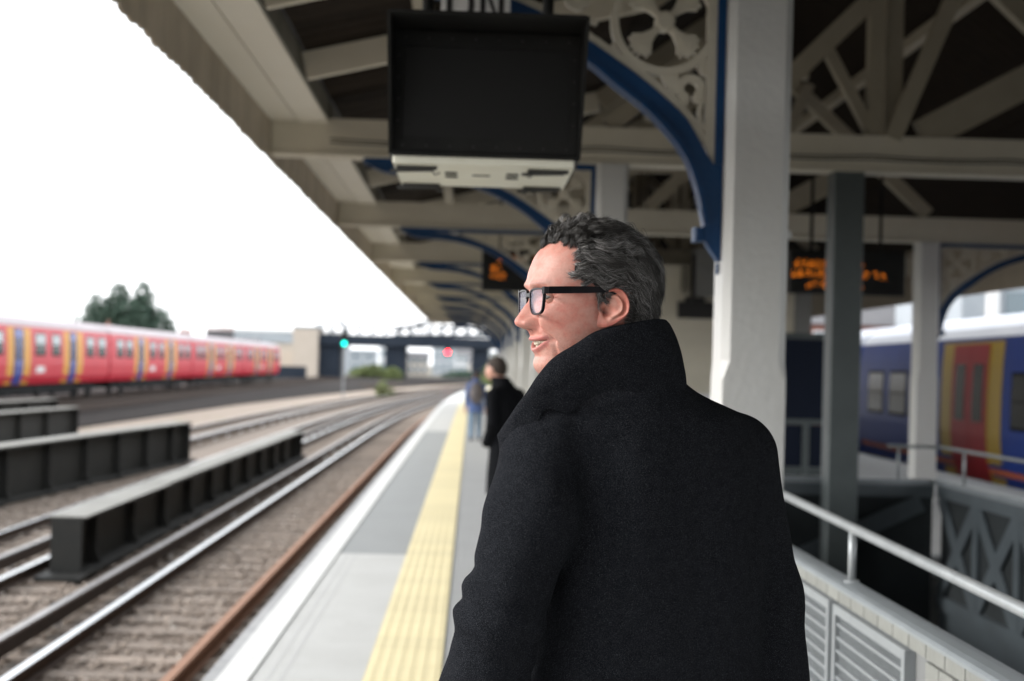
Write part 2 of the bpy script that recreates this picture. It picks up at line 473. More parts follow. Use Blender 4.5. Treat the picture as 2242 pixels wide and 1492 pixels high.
# ---------------------------------------------------------------- platform
pf = MB()
pf.sweep([(-1.24,-1.4),(1.222,-1.4),(1.222,0),(-1.24,0)], ypath(-60, 112))
pf.sweep([(1.224,-1.4),(8.3,-1.4),(8.3,0),(1.224,0)], ypath(13.1, 112))
pf.box(4.42, 8.3, -60, 13.096, -1.4, 0)
pf.box(1.224, 4.418, -60, -4.02, -1.4, 0)
platform = pf.build('platform', [M['tarmac']])
tag(platform, kind='structure')
for nm, m, a, b in (('concrete_paving', 'concrete', -60, 12.28), ('dark_paving', 'tarmac_dark', 12.29, 35.0), ('far_paving', 'concrete', 35.01, 112)):
    MB().sweep([(-1.092,-0.02),(-0.524,-0.02),(-0.524,.005),(-1.092,.005)], ypath(a, b)).build(nm, M[m], platform)
for x in (-1.015, -0.945):
    MB().box(x-.011, x+.011, -8, 12.2, .0, .0058).build('drain_groove', M['groove'], platform)
cop_me = MB().box(-1.335, -1.096, 0.004, 0.896, -.11, .008).mesh('coping_stone', M['kerb'])
y = 2.4; k = 0
while y < 112:
    o = link('coping_stone', cop_me, platform)
    o.location = (cx(y+.45), y, 0); o.rotation_euler = (0,0,cyaw(y))
    y += .9
MB().sweep([(-1.262,.0),(-1.10,.0),(-1.10,.0125),(-1.262,.0125)], ypath(-60, 112)).build('edge_line', M['white'], platform)
prof = [(-.20,-.02),(.20,-.02),(.20,.008)]
for i in range(6):
    c0 = .165 - i*.066
    prof += [(c0+.019,.008),(c0+.010,.0093),(c0-.010,.0093),(c0-.019,.008)]
prof += [(-.20,.008)]
tm = MB().prism([(p[0],p[1]) for p in prof], 'y', 0.0025, .3975).mesh('tactile_slab', M['yellow'])
y = 3.0
for k in range(272):
    o = link('tactile_slab', tm, platform)
    o.location = (-.322 + cx(y), y, 0); o.rotation_euler = (0,0,cyaw(y))
    y += .4

# platform retaining wall under the coping
tag(MB().sweep([(-1.262,-1.4),(-1.242,-1.4),(-1.242,-.115),(-1.262,-.115)], ypath(-60,112)).build('platform_wall', M['dark_wall']), kind='structure')

# ---------------------------------------------------------------- tracks
slp_me = MB().box(-1.3, 1.3, -.125, .125, -.10, .03).mesh('sleeper', M['sleeper'])
railp = [(-.07,-.16),(.07,-.16),(.07,-.145),(.016,-.12),(.016,-.050),(.045,-.036),(.045,-.003),(-.045,-.003),(-.045,-.036),(-.016,-.050),(-.016,-.12),(-.07,-.145)]
def track(label, xa, xb, ycond, y0, y1, ysl, shiny=(True, True)):
    xc = (xa+xb)/2
    t = thing('railway_track', label, 'railway track', (xc, y0, -1.0), group='parallel railway tracks')
    pth = [(p[0], p[1]-y0, 0) for p in ypath(y0, y1)]
    for x, s in ((xa, shiny[0]), (xb, shiny[1])):
        mb = MB(); mb.sweep([(q[0]+x-xc, q[1]) for q in railp], pth)
        mb.mat(1); mb.sweep([(x-xc-.044,-.006),(x-xc+.044,-.006),(x-xc+.038,.0),(x-xc-.038,.0)], pth)
        mb.build('running_rail', [M['rust'] if s else M['rust_light'], M['rail_top'] if s else M['rust_light']], t)
    if ycond is not None:
        mb = MB(); x = ycond - xc
        mb.sweep([(x-.045,-.10),(x+.045,-.10),(x+.05,.05),(x-.05,.05)], pth)
        mb.mat(1); mb.sweep([(x-.046,.048),(x+.046,.048),(x+.042,.072),(x-.042,.072)], pth)
        mb.build('conductor_rail', [M['rust'], M['conductor']], t)
        pot = MB()
        yy = .5
        while yy < min(60, y1-y0):
            pot.lathe([(.07,-.2),(.05,-.15),(.06,-.10)], (x+cx(yy+y0), yy, 0), 8); yy += 2.7
        tag(pot.build('insulator', M['white_paint'], t), kind='stuff')
    yy = y0 + .3
    while yy < min(ysl, y1):
        o = link('sleeper', slp_me, t)
        o.location = (cx(yy), yy-y0, -.192 + random.uniform(-.010,.014)); o.rotation_euler = (0,0,random.uniform(-.012,.012)+cyaw(yy))
        yy += .68
    far = MB()
    while yy < min(y1, 150):
        far.box(cx(yy)-1.3, cx(yy)+1.3, yy-y0-.125, yy-y0+.125, -.25, -.135); yy += .68
    tag(far.build('far_sleepers', M['sleeper'], t, fix=False), kind='stuff')
    return t
track('nearest track beside the platform edge with one bright rail and one rusty rail', -3.73, -2.44, -4.20, 3.5, 330, 70, (True, False))
track('second track from the platform, running behind the nearest black girder', -6.90, -5.47, -5.90, 10, 330, 75)
track('third track from the platform, beyond the middle black girder', -10.65, -9.25, -8.85, 14, 330, 85)

def girder(label, x, y0, y1, yaw, ztop, zbot, w=.46):
    L = y1-y0
    t = thing('plate_girder', label, 'bridge girder', (x, y0, zbot), yaw, 'black plate girders between the tracks')
    h = ztop - zbot
    MB().box(-w/2, w/2, 0, L, h-.028, h-.004).build('top_flange', M['girder'], t)
    MB().box(-w/2-.012, w/2+.012, 0.0, L*.22, h-.003, h+.012).build('cover_plate', M['girder_top'], t)
    MB().box(-w/2+.01, w/2-.01, L*.22+.004, L, h-.003, h+.022).build('cover_plate', M['girder_top'], t)
    MB().box(-.012, .012, .02, L-.02, .03, h-.03).build('web', M['girder'], t)
    MB().box(-w*.62, w*.62, -.35, L+.3, -.03, .028).build('bottom_flange', M['girder'], t)
    sm = MB()
    for sgn in (-1, 1):
        sm.prism([(sgn*.014,.03),(sgn*(w/2-.03),.03),(sgn*(w/2-.10),.20),(sgn*(w/2-.10),h-.03),(sgn*.014,h-.03)], 'y', -.035, .035)
    me = sm.mesh('stiffener', M['girder'])
    yy = 1.0
    while yy < L-.5:
        o = link('stiffener', me, t); o.location = (0, yy, 0); yy += 2.1
    MB().box(-w*.42, w*.42, -.012, .014, .03, h-.03).build('end_plate', M['girder'], t)
    MB().box(-w*.42, w*.42, L-.014, L+.012, .03, h-.03).build('end_plate', M['girder'], t)
    return t
girder('nearest black plate girder with pale dusty top beside the first track', -5.02, 18.0, 41.2, 0, -.39, -1.12)
girder('middle black plate girder between the second and third tracks', -9.55, 17.5, 38.7, -.085, -.10, -1.12, .5)
girder('short black girder end at far left, beyond the third track', -15.0, 25.0, 47.3, -.085, -.10, -1.0, .5)
girder('farthest black girder, its pale top just below the red train', -17.2, 30.0, 52.5, -.085, .0, -.70, .45)

# ---------------------------------------------------------------- carriages
def carriage(label, loc, rz, L, side, zs, mats, doors, windows, marks, group, stripe=None):
    # local: y along the train, +x the outside; zs = sole, cantrail, roof heights above the rail
    z0, zc, zr = zs
    t = thing('train_carriage', label, 'train carriage', loc, rz, group)
    H = zc - z0
    pr = [(1.24,z0),(1.36,z0+.13*H),(1.405,z0+.34*H),(1.40,z0+.60*H),(1.37,z0+.85*H),(1.33,zc)]
    def px(z):
        return float(np.interp(z, [p[1] for p in pr], [p[0] for p in pr]))
    MB().prism(pr + [(-a,b) for a,b in reversed(pr)], 'y', 0, L).build('body', M[mats['body']], t)
    rp = [(1.335,zc+.003),(1.24,zc+.36*(zr-zc)),(.98,zc+.68*(zr-zc)),(.5,zc+.93*(zr-zc)),(0,zr)]
    MB().prism(rp + [(-a,b) for a,b in reversed(rp[:-1])], 'y', 0.01, L-.01).build('roof', M[mats['roof']], t, smooth=False)
    def panel(mb, y0, y1, a, b, proud, n=7):
        vs = []; fs = []
        for i in range(n):
            z = a + (b-a)*i/(n-1)
            for yy in (y0, y1):
                vs.append((side*(px(z)+proud), yy, z)); vs.append((side*(px(z)-.02), yy, z))
        for i in range(n-1):
            o = i*4
            fs += [(o,o+2,o+6,o+4),(o,o+4,o+5,o+1),(o+2,o+3,o+7,o+6)]
        fs += [(0,1,3,2),((n-1)*4,(n-1)*4+2,(n-1)*4+3,(n-1)*4+1)]
        mb.add(vs, fs); return mb
    for (a, b, la, lb) in doors:
        d = panel(MB(), a, b, z0+.02, zc-.07, .010).build('door', M[mats['surround']], t)
        gap = .09
        pl = panel(MB(), la-gap, lb+gap, z0+.03, zc-.10, .016).build('door_frame', M['under'] if mats['leaf']=='train_blue' else M[mats['surround']], d)
        mid = (la+lb)/2
        for q0, q1 in ((la, mid-.012), (mid+.012, lb)):
            panel(MB(), q0, q1, z0+.03, zc-.12, .024).build('door_leaf', M[mats['leaf']], d)
            w = (q1-q0)
            panel(MB(), q0+.22*w, q1-.22*w, z0+.42*H, zc-.48, .028).build('door_window', M['win'], d)
    wz = mats['wz']
    for (a, b) in windows:
        f = panel(MB(), a-.06, b+.06, wz[0]-.06, wz[1]+.06, .008).build('window', M[mats['frame']], t)
        zm = wz[0] + .50*(wz[1]-wz[0])
        panel(MB(), a, b, wz[0], zm-.01, .014).build('pane', M['win'], f)
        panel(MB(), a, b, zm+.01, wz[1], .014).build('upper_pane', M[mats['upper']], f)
    for (a, b, za, zb) in marks:
        panel(MB(), a, b, za, zb, .006).build('white_lettering_panel', M['white_paint'], t)
    if stripe:
        panel(MB(), .2, L-.2, stripe[0], stripe[1], .004, 3).build('waist_stripe', M[mats['stripe']], t)
    ug = MB().box(-1.1, 1.1, 5.2, L-5.2, .42, z0-.003); ug.build('underframe', M['under'], t)
    for yy in (6.0, 8.3, 10.4, 12.6, 14.3):
        if yy < L-6.5:
            MB().bevbox(.55*side-.5, .55*side+.5, yy, yy+random.uniform(1.0,1.7), .30, .66, .04).build('equipment_box', M['under'], t)
    for yb in (3.2, L-3.2):
        bg = MB().box(-1.12, 1.12, yb-1.9, yb+1.9, .42, .62).build('bogie', M['under'], t)
        for yw in (yb-1.25, yb+1.25):
            for sx in (-1, 1):
                MB().lathe([(.38,-.05),(.42,-.04),(.42,.04),(.38,.05),(.12,.06)], (sx*.86, yw, .42), 18, 'x').build('wheel', M['under'], bg)
    MB().box(-.35, .35, -.22, -.002, .8, z0+2.0).build('gangway', M['under'], t)
    return t

red = dict(body='train_red', roof='train_roof', surround='train_yellow', leaf='train_blue', frame='under', upper='win_sky_tint', wz=(2.06,2.91))
Lc = 21.15
dr = [(5.25, 8.25, 6.15, 7.2), (13.1, 16.2, 14.1, 15.05)]
wd = [(1.3,2.6),(3.3,4.7),(8.9,10.3),(11.3,12.5),(16.9,18.2),(19.0,20.4)]
names = ['red carriage at the left edge of the frame, nearest of its train',
         'red carriage second from the left with the tree behind it',
         'red carriage third from the left, below the distant chimneys',
         'red carriage at the far end of the train, beside the pale brick wall']
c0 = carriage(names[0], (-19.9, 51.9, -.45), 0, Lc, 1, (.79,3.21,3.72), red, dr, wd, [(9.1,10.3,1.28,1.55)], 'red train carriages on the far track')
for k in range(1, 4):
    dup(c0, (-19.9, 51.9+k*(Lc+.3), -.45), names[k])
# the far track they stand on
tD = thing('railway_track', 'far track on dark ballast under the red train', 'railway track', (-19.9, 20, -.45), group='parallel railway tracks')
for x in (-.72, .72):
    MB().sweep([(q[0]+x, q[1]) for q in railp], [(0,0,0),(0,180,0)]).build('running_rail', M['rust'], tD)

tF = thing('railway_track', 'rusty siding on dark ballast in front of the red train', 'railway track', (-16.6, 20, -.45), group='parallel railway tracks')
for x in (-.72, .72):
    MB().sweep([(q[0]+x, q[1]) for q in railp], [(0,0,0),(0,180,0)]).build('running_rail', M['rust'], tF)

blu = dict(body='train_navy', roof='blue_roof', surround='shaded_door_yellow', leaf='train_crimson', frame='under', upper='win', wz=(1.85,2.72), stripe='train_orange')
ang = -math.atan(.0417)
def bl(y):  # centre line of the right-hand track
    return 9.30 + .0417*(y-28.5) + 1.41
b0 = carriage('dark blue carriage with red doors at the right platform edge', (bl(13.5), 13.5, -1.0), ang, 21.4, -1, (.76,3.40,3.92), blu,
         [(10.75,14.35,11.5,13.6),(2.2,5.6,2.9,5.0)], [(6.3,7.9),(8.4,10.2),(15.2,16.7),(17.0,18.4),(19.0,20.4)], [], 'dark blue train carriages', (.98,1.08))
dup(b0, (bl(35.2), 35.2, -1.0), 'dark blue carriage farther along, behind the white column')
tE = thing('railway_track', 'track under the dark blue train right of the platform', 'railway track', (bl(10), 10, -1.0), ang, 'parallel railway tracks')
for x in (-.72, .72):
    MB().sweep([(q[0]+x, q[1]) for q in railp], [(0,0,0),(0,80,0)]).build('running_rail', M['rust'], tE)

# ---------------------------------------------------------------- far structures
def railbridge():
    t = thing('railway_bridge', 'dark steel railway bridge on piers crossing the tracks far away', 'bridge', (-6, 200, -1.0))
    MB().box(-16, 34, 0, 7, 5.0, 6.45).build('deck_girder', M['bridge'], t)
    for x0, x1, nm in ((-16.2,-12.7,'pier'),(-6.3,-3.4,'pier'),(5.9,8.3,'pier')):
        MB().bevbox(x0, x1, .6, 6.4, -.4, 4.99, .2).build(nm, M['bridge'], t)
    tr = MB()
    MB().box(-16, 34, .0, .25, 7.75, 7.95).build('parapet_rail', M['bridge'], t)
    x = -16
    while x < 34:
        pm = MB().beam((x,.1,6.45),(x+1.0,.1,7.75), .16, .16)
        pm.beam((x+1.0,.14,6.45),(x,.14,7.75), .16, .16)
        pm.box(x-.1, x+.1, .0, .22, 6.45, 7.75)
        pm.build('lattice_bay', M['bridge'], t)
        x += 1.9
    return t
railbridge()
def footbridge():
    t = thing('footbridge', 'dark covered footbridge sloping up behind the canopy end', 'footbridge', (-10.5, 186, 5.2))
    MB().prism([(0,.55),(6.5,2.35),(20,2.75),(20,3.25),(6.3,2.75),(-.2,.75)], 'y', 0, 3).build('roof', M['bridge'], t)
    MB().prism([(0,-.15),(20,.35),(20,.75),(0,.15)], 'y', .1, 2.9).build('deck_girder', M['bridge'], t)
    for k in range(13):
        x = .6 + k*1.5
        top = .6 + (x/6.5*1.8 if x < 6.5 else 1.8 + (x-6.5)*.03)
        MB().box(x-.14, x+.14, .12, .34, .1, top+.1).build('post', M['bridge'], t)
        if x > 6:
            MB().box(x-.8, x+.8, .14, .30, 1.25, 1.5).build('rail_panel', M['bridge'], t)
    return t
footbridge()

def signal(label, loc, h, arm, lampm, group='colour light signals'):
    t = thing('railway_signal', label, 'signal', loc, 0, group)
    MB().tube([(0,0,0),(0,0,h)], .07, 10).build('post', M['grey_light'], t)
    MB().bevbox(-.22, .22, -.14, .05, h-1.15, h+.1, .05).build('signal_head', M['black'], t)
    MB().lathe([(.155,-.145),(.155,-.150)], (0,0,h-.85), 20, 'y').build('lamp', lampm, t)
    hb = MB()
    for k in range(9):
        a0 = PI*k/9; a1 = PI*(k+1)/9
        hb.add([(.18*math.cos(a0),-.15,h-.85+.18*math.sin(a0)),(.18*math.cos(a1),-.15,h-.85+.18*math.sin(a1)),(.18*math.cos(a1),-.42,h-.85+.18*math.sin(a1)),(.18*math.cos(a0),-.42,h-.85+.18*math.sin(a0))],[(0,1,2,3)])
    hb.build('lamp_hood', M['black'], t)
    if arm:
        MB().beam((0,-.02,h+.1),(-.38,-.02,h+1.2), .12, .22).build('route_arm', M['bridge'], t)
    return t
M['green_lamp'] = emit('green_lamp', (0.0, 0.50, 0.38), 4.0)
M['red_lamp'] = emit('red_lamp', (1.0, 0.004, 0.010), 30.0)
signal('colour light signal showing green on a post beside the tracks', (-9.9, 110, -1.1), 5.0, True, M['green_lamp'])
rs = thing('railway_signal', 'colour light signal showing red under the dark bridge', 'signal', (-3.45, 197, 3.35), 0, 'colour light signals')
MB().bevbox(-.3, .3, -.1, .2, -.5, .7, .06).build('signal_head', M['black'], rs)
MB().box(-.1, .1, .0, .15, .7, 2.6).build('bracket', M['bridge'], rs)
MB().lathe([(.20,-.105),(.20,-.112)], (0,0,0), 20, 'y').build('lamp', M['red_lamp'], rs)

# ---------------------------------------------------------------- buildings far off
def house(label, loc, w, d, h, roof_h, wallm, roofm, nwin=4, floors=2, stacks=(), cat='house', group=None, flat=False):
    t = thing('building', label, cat, loc, 0, group)
    MB().box(-w/2, w/2, 0, d, 0, h).build('wall', M[wallm], t)
    if flat:
        MB().box(-w/2-.15, w/2+.15, -.15, d+.15, h+.002, h+roof_h).build('roof', M[roofm], t)
    else:
        MB().prism([(-.3,h),(d/2,h+roof_h),(d+.3,h)], 'x', -w/2-.2, w/2+.2).build('roof', M[roofm], t)
    for fl in range(floors):
        for k in range(nwin):
            xx = -w/2 + (k+.5)*w/nwin; zz = h*(fl+.35)/floors
            f = MB().box(xx-.6, xx+.6, -.04, .01, zz, zz+1.4).build('window', M['white_paint'], t)
            MB().box(xx-.5, xx+.5, -.055, -.041, zz+.1, zz+1.3).build('pane', M['far_glass'], f)
    for (sx, sw, sh, npots) in stacks:
        c = MB().bevbox(sx-sw/2, sx+sw/2, d/2-.5, d/2+.5, h+roof_h*.4, h+roof_h+sh, .05).build('chimney', M[wallm], t)
        for q in range(npots):
            MB().lathe([(.13,0),(.11,.35),(.15,.42)], (sx-sw/2+(q+.5)*sw/npots, d/2, h+roof_h+sh), 8).build('chimney_pot', M['red_brick'], c)
    return t
house('dark roofed house with a long row of chimney pots above the red train', (-29.9, 165, -.5), 9, 8, 3.6, 1.0, 'slate', 'slate', 4, 1, [(0,3.2,.85,8)], group='houses behind the train')
house('dark roofed house with one square chimney right of the tree', (-34.4, 165, -.5), 8, 8, 3.6, 1.0, 'red_brick', 'slate', 3, 1, [(.4,1.3,.7,2)], group='houses behind the train')
house('red brick house with twin chimneys in front of the tree', (-37.0, 136, -.5), 6, 6, 3.4, 1.0, 'red_brick', 'slate', 3, 1, [(1.6,.5,.75,1),(-0.3,.5,.4,1)], group='houses behind the train')
house('long low pale shed behind the end of the red train', (-30.5, 230, -.5), 13, 14, 4.9, .5, 'brick', 'far_wall', 5, 1, flat=True, cat='shed')
house('white flat roofed block on the horizon behind the train', (-40, 300, -.5), 26, 14, 8.0, .6, 'far_wall', 'white_paint', 9, 2, flat=True, cat='building')
t = thing('bridge_abutment', 'pale brick bridge abutment left of the dark pier', 'abutment', (-23.2, 199, -1.0))
MB().box(-1.9, 1.6, 0, 8, 0, 7.2).build('wall', M['brick'], t)
MB().box(-2.0, 1.7, -.1, 8.1, 7.203, 7.5).build('coping', M['far_wall'], t)
MB().box(-14, -1.92, 2, 2.6, 0, 4.0).build('wing_wall', M['brick'], t)
t = thing('boundary_wall', 'dark low boundary wall below the pale brick abutment', 'wall', (-26, 185, -1.0))
MB().box(-9, 4.5, 0, .5, 0, 1.9).build('wall', M['bridge'], t)
far_b = [(-27, 330, 9, 5.2, 'far_wall', 'pale low block at the left under the left bridge span', True), (-19.5, 345, 6, 6.6, 'far_render', 'white block under the left bridge span', True),
         (-13.5, 352, 5, 4.2, 'brick', 'small sandy building right of the white block beyond the bridge', False), (-8.0, 395, 6, 7.0, 'far_wall', 'grey block just right of the middle bridge pier', True),
         (-2.0, 370, 5, 5.6, 'far_render', 'white low house under the middle bridge span', False), (2.6, 392, 5, 8.2, 'far_wall', 'tall grey block left of the red signal line', True),
         (8.0, 360, 6, 4.6, 'brick', 'sandy house under the middle span toward the platform', False), (13.2, 350, 6, 6.8, 'far_render', 'white block behind the right bridge span', True),
         (19.5, 372, 6, 5.2, 'far_wall', 'grey low block farthest right beyond the bridge', True), (2.2, 300, 6, 3.2, 'brick', 'small brown building below the red signal', False)]
for (x, y, w, h, m, lab, fl_) in far_b:
    house(lab, (x, y, -1.2), w, 9, h, .5 if fl_ else 1.6, m, 'far_wall' if fl_ else 'slate', 3, 2, flat=fl_, cat='building', group='distant buildings beyond the bridge')
# right of the picture, behind the dark blue train
house('red brick terrace above the dark blue train roof', (28, 88, -.8), 15, 9, 5.6, 1.5, 'red_brick', 'slate', 6, 2, [(-4,1.2,.8,3),(2,1.2,.8,3)], cat='terrace')
t = thing('building', 'pale modern block with a glazed upper floor behind the blue train', 'building', (31.5, 76, -.8))
MB().box(-5.2, 9, 0, 12, 0, 9.5).build('wall', M['far_wall'], t)
for k in range(6):
    MB().box(-2.8+k*1.7, -1.25+k*1.7, -.06, .01, 5.6, 7.2).build('window', M['far_glass'], t)
for k in range(3):
    MB().box(-3.9+k*4.2, -3.3+k*4.2, -.45, -.02, 0, 9.2).build('pilaster', M['white_paint'], t)
MB().box(-5.5, 9.3, -.5, 12.3, 9.502, 10.0).build('roof', M['white_paint'], t)

# ---------------------------------------------------------------- vegetation
def tree(label, loc, lobes, n, s, leafm, trunk_h, group=None, name='evergreen_tree'):
    t = thing(name, label, 'tree', loc, 0, group)
    tk = MB(); tk.tube([(0,0,-.2),(.05,0,trunk_h*.5),(0,.1,trunk_h)], [.35,.28,.14], 9)
    for k in range(7):
        a = k*2.4; tk.tube([(0,0,trunk_h*(.3+.09*k)), (math.cos(a)*.9,math.sin(a)*.9,trunk_h*(.4+.09*k)), (math.cos(a)*2.0,math.sin(a)*2.0,trunk_h*(.5+.09*k))], [.10,.07,.03], 6)
    tk.build('trunk', M['bark'], t)
    vs = []; fs = []
    tot = sum(l[3]*l[4]*l[5] for l in lobes)
    for (x,y,z,rx,ry,rz) in lobes:
        m = int(n*rx*ry*rz/tot)
        for k in range(m):
            u = rng.normal(size=3); u /= np.linalg.norm(u)
            rr = rng.random()**.42
            p = np.array([x+u[0]*rx*rr, y+u[1]*ry*rr, z+u[2]*rz*rr])
            if math.sin(p[0]*2.1+1)*math.sin(p[2]*2.6)*math.sin(p[1]*1.9+.5) > .45: continue
            a = rng.normal(size=3); a /= np.linalg.norm(a)
            b = np.cross(a, rng.normal(size=3)); b /= np.linalg.norm(b)
            q = s*rng.uniform(.5,1.3); o = len(vs)
            vs += [p-a*q, p+b*q*.5, p+a*q, p-b*q*.5]; fs.append((o,o+1,o+2,o+3))
    np_mesh('crown', np.array(vs), np.array(fs), M[leafm], t, smooth=False)
    return t
tree('dark green evergreen tree with two peaks behind the red train', (-37.0, 152, -.6),
     [(-.7,0,6.0,1.7,2.0,4.2),(-.7,0,8.6,.9,.9,1.6),(1.9,0,6.0,1.7,2.0,4.3),(1.9,0,8.8,.8,.8,1.6),(-2.9,0,5.2,1.8,2,3.9),(3.9,0,4.2,1.7,2,3.6),(-4.9,0,3.6,1.7,1.6,2.9),(0,0,3.2,5.2,2.8,2.8),(.6,0,5.6,3.2,2.6,3.0),(-2.2,0,5.0,2.2,2.2,3.0)], 19000, .26, 'leaf', 6.5)
tree('pale green bush beside the post of the green signal', (-7.4, 118, -1.2), [(0,0,.6,.6,.6,.8),(.6,0,.4,.5,.5,.6)], 700, .13, 'leaf_light', 1.2, 'lineside bushes', 'bush')
tree('yellow green bush left of the middle bridge pier', (-15.0, 215, -1.2), [(0,0,1.2,2.4,1.5,1.5)], 1500, .25, 'leaf_light', 1.4, 'lineside bushes', 'bush')
tree('green bush against the dark bridge pier on its left', (-10.9, 196, -1.2), [(0,0,1.0,1.6,1,1.3)], 900, .22, 'leaf_light', 1.2, 'lineside bushes', 'bush')
tree('wide dull green hedge far beyond the left bridge span', (-19, 270, -1.2), [(0,0,.8,4.5,1.5,1.3)], 1600, .3, 'leaf_light', 1.0, 'lineside bushes', 'bush')
tree('low green hedge far beyond the middle bridge span', (-1, 275, -1.2), [(0,0,.7,5.0,1.5,1.1)], 1600, .3, 'leaf', 1.0, 'lineside bushes', 'bush')
tree('round green bush beyond the platform end', (2.9, 140, -1.2), [(0,0,1.6,2.0,1.5,2.4)], 1500, .24, 'leaf_light', 2.0, 'lineside bushes', 'bush')

# ================================================================ CANOPY
BY = [6.345 + 6.35*k for k in range(-10, 10)]
canopy = thing('platform_canopy', 'cream timber canopy with dark board roof and scalloped edge over the platform', 'canopy', (0, 0, 0))
ZB, ZT = 3.47, 3.80
Y0C, Y1C = -58.0, 64.2  # unseen stretch behind the camera, extended to cut fill light on the scene

beam_me = MB().box(-1.835, 8.3, -.10, .10, ZB+.02, ZT)
beam_me.box(-1.835, 8.3, -.125, .125, ZB, ZB+.022)
beam_me = beam_me.mesh('tie_beam', M['cream'])
for y in BY:
    o = link('tie_beam', beam_me, canopy); o.location = (cx(y), y, 0)

# edge valance boards
vp = [(-.093,3.80),(-.093,3.445)]
for k in range(7):
    a = PI*k/6
    vp.append((-.093*math.cos(a), 3.445-.020*math.sin(a)))
vp += [(.093,3.80)]
vme = MB().prism([(p[0],p[1]) for p in vp], 'x', -.012, .012).mesh('valance_board', M['valance'])
y = Y0C; k = 0
rest = MB()
while y < Y1C:
    if 3.0 < y < 59.5:
        o = link('valance_board', vme, canopy)
        o.location = (-1.852+cx(y)+random.uniform(-.003,.003), y, random.uniform(-.012,.012)); o.rotation_euler = (0,0,cyaw(y))
    else:
        rest.box(-1.864+cx(y), -1.84+cx(y), y-.093, y+.093, 3.43, 3.80)
    y += .19; k += 1
tag(rest.build('far_valance', M['valance'], canopy), kind='stuff')

for i in range(len(BY)-1):
    a, b = BY[i]+.102, BY[i+1]-.102
    c = cx((a+b)/2)
    MB().box(-1.838+c, -1.605+c, a, b, 3.770, 3.79).build('soffit_board', M['soffit'], canopy)
    MB().box(-1.585+c, -1.33+c, a, b, 3.757, 3.785).build('soffit_board', M['soffit'], canopy)
    MB().box(-1.604+c, -1.586+c, a, b, 3.785, 3.80).build('soffit_groove', M['gutter'], canopy)
    MB().box(-1.352+c, -1.328+c, a, b, 3.786, 3.96).build('gutter_board', M['gutter'], canopy)

def roofz(x):
    return float(np.interp(x, [-1.95,-1.3,1.24,3.7,6.2,8.5], [3.79,3.95,4.56,6.40,4.60,4.0]))
# roof boards of the platform side slope, one by one
rb = MB()
rb.add([(-1.30,.004,roofz(-1.30)),(1.24,.004,roofz(1.24)),(1.24,.214,roofz(1.24)),(-1.30,.214,roofz(-1.30)),
        (-1.30,.004,roofz(-1.30)+.022),(1.24,.004,roofz(1.24)+.022),(1.24,.214,roofz(1.24)+.022),(-1.30,.214,roofz(-1.30)+.022)],
       [(0,3,2,1),(4,5,6,7),(0,1,5,4),(1,2,6,5),(2,3,7,6),(3,0,4,7)])
rme = rb.mesh('roof_board', M['roof'])
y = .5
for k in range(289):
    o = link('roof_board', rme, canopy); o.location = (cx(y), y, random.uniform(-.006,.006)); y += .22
def slope(name, x0, x1, dz, m, y0=Y0C, y1=Y1C, n=1):
    mb = MB()
    pth = ypath(y0, y1)
    mb.sweep([(x0,roofz(x0)+dz),(x1,roofz(x1)+dz),(x1,roofz(x1)+dz+.03),(x0,roofz(x0)+dz+.03)], pth)
    o = mb.build(name, M[m], canopy); return o
slope('roof_covering', -1.95, 1.24, .05, 'slate')
slope('upper_roof_covering', 1.245, 3.7, .05, 'slate')
slope('far_roof_covering', 3.705, 6.2, .05, 'slate')
slope('eaves_roof_covering', 6.205, 8.5, .05, 'slate')
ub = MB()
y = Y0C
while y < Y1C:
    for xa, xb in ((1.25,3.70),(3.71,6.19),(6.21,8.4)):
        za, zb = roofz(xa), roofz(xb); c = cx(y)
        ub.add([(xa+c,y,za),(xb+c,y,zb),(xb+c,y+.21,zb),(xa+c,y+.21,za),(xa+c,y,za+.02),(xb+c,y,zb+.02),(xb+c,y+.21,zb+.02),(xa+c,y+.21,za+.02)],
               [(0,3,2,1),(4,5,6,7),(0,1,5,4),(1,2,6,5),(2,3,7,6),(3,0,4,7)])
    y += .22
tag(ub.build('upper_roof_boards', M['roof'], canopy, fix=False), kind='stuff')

MB().box(8.30, 8.33, Y0C, Y1C, 3.05, 4.05).build('shading_fascia', M['valance'], canopy)  # deep edge board added to hold back light from the right
# rafters between the beams, purlins, and a truss over each beam
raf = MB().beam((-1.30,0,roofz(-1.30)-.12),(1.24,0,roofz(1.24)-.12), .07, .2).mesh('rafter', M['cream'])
raf2 = MB().beam((1.25,0,roofz(1.25)-.13),(3.68,0,roofz(3.68)-.13), .07, .2).mesh('upper_rafter', M['shaded_cream'])
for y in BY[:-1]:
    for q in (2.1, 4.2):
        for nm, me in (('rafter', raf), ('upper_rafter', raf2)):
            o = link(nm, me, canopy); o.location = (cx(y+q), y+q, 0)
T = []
def tm_(name, p, q, w, h, m='shaded_cream'):
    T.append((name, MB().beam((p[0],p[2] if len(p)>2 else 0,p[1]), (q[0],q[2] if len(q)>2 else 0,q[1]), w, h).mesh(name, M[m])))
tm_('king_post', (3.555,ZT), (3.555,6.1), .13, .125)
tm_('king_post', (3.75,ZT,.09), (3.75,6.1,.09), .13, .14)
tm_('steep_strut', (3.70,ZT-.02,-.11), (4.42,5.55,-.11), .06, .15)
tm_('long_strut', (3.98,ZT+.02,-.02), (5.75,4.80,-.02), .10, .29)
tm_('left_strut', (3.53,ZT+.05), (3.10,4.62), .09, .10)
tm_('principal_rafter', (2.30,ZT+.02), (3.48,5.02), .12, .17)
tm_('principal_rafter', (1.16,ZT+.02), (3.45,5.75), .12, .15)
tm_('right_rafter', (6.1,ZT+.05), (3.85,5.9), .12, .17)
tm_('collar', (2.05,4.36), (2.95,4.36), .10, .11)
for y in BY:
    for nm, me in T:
        o = link(nm, me, canopy); o.location = (cx(y), y, 0)
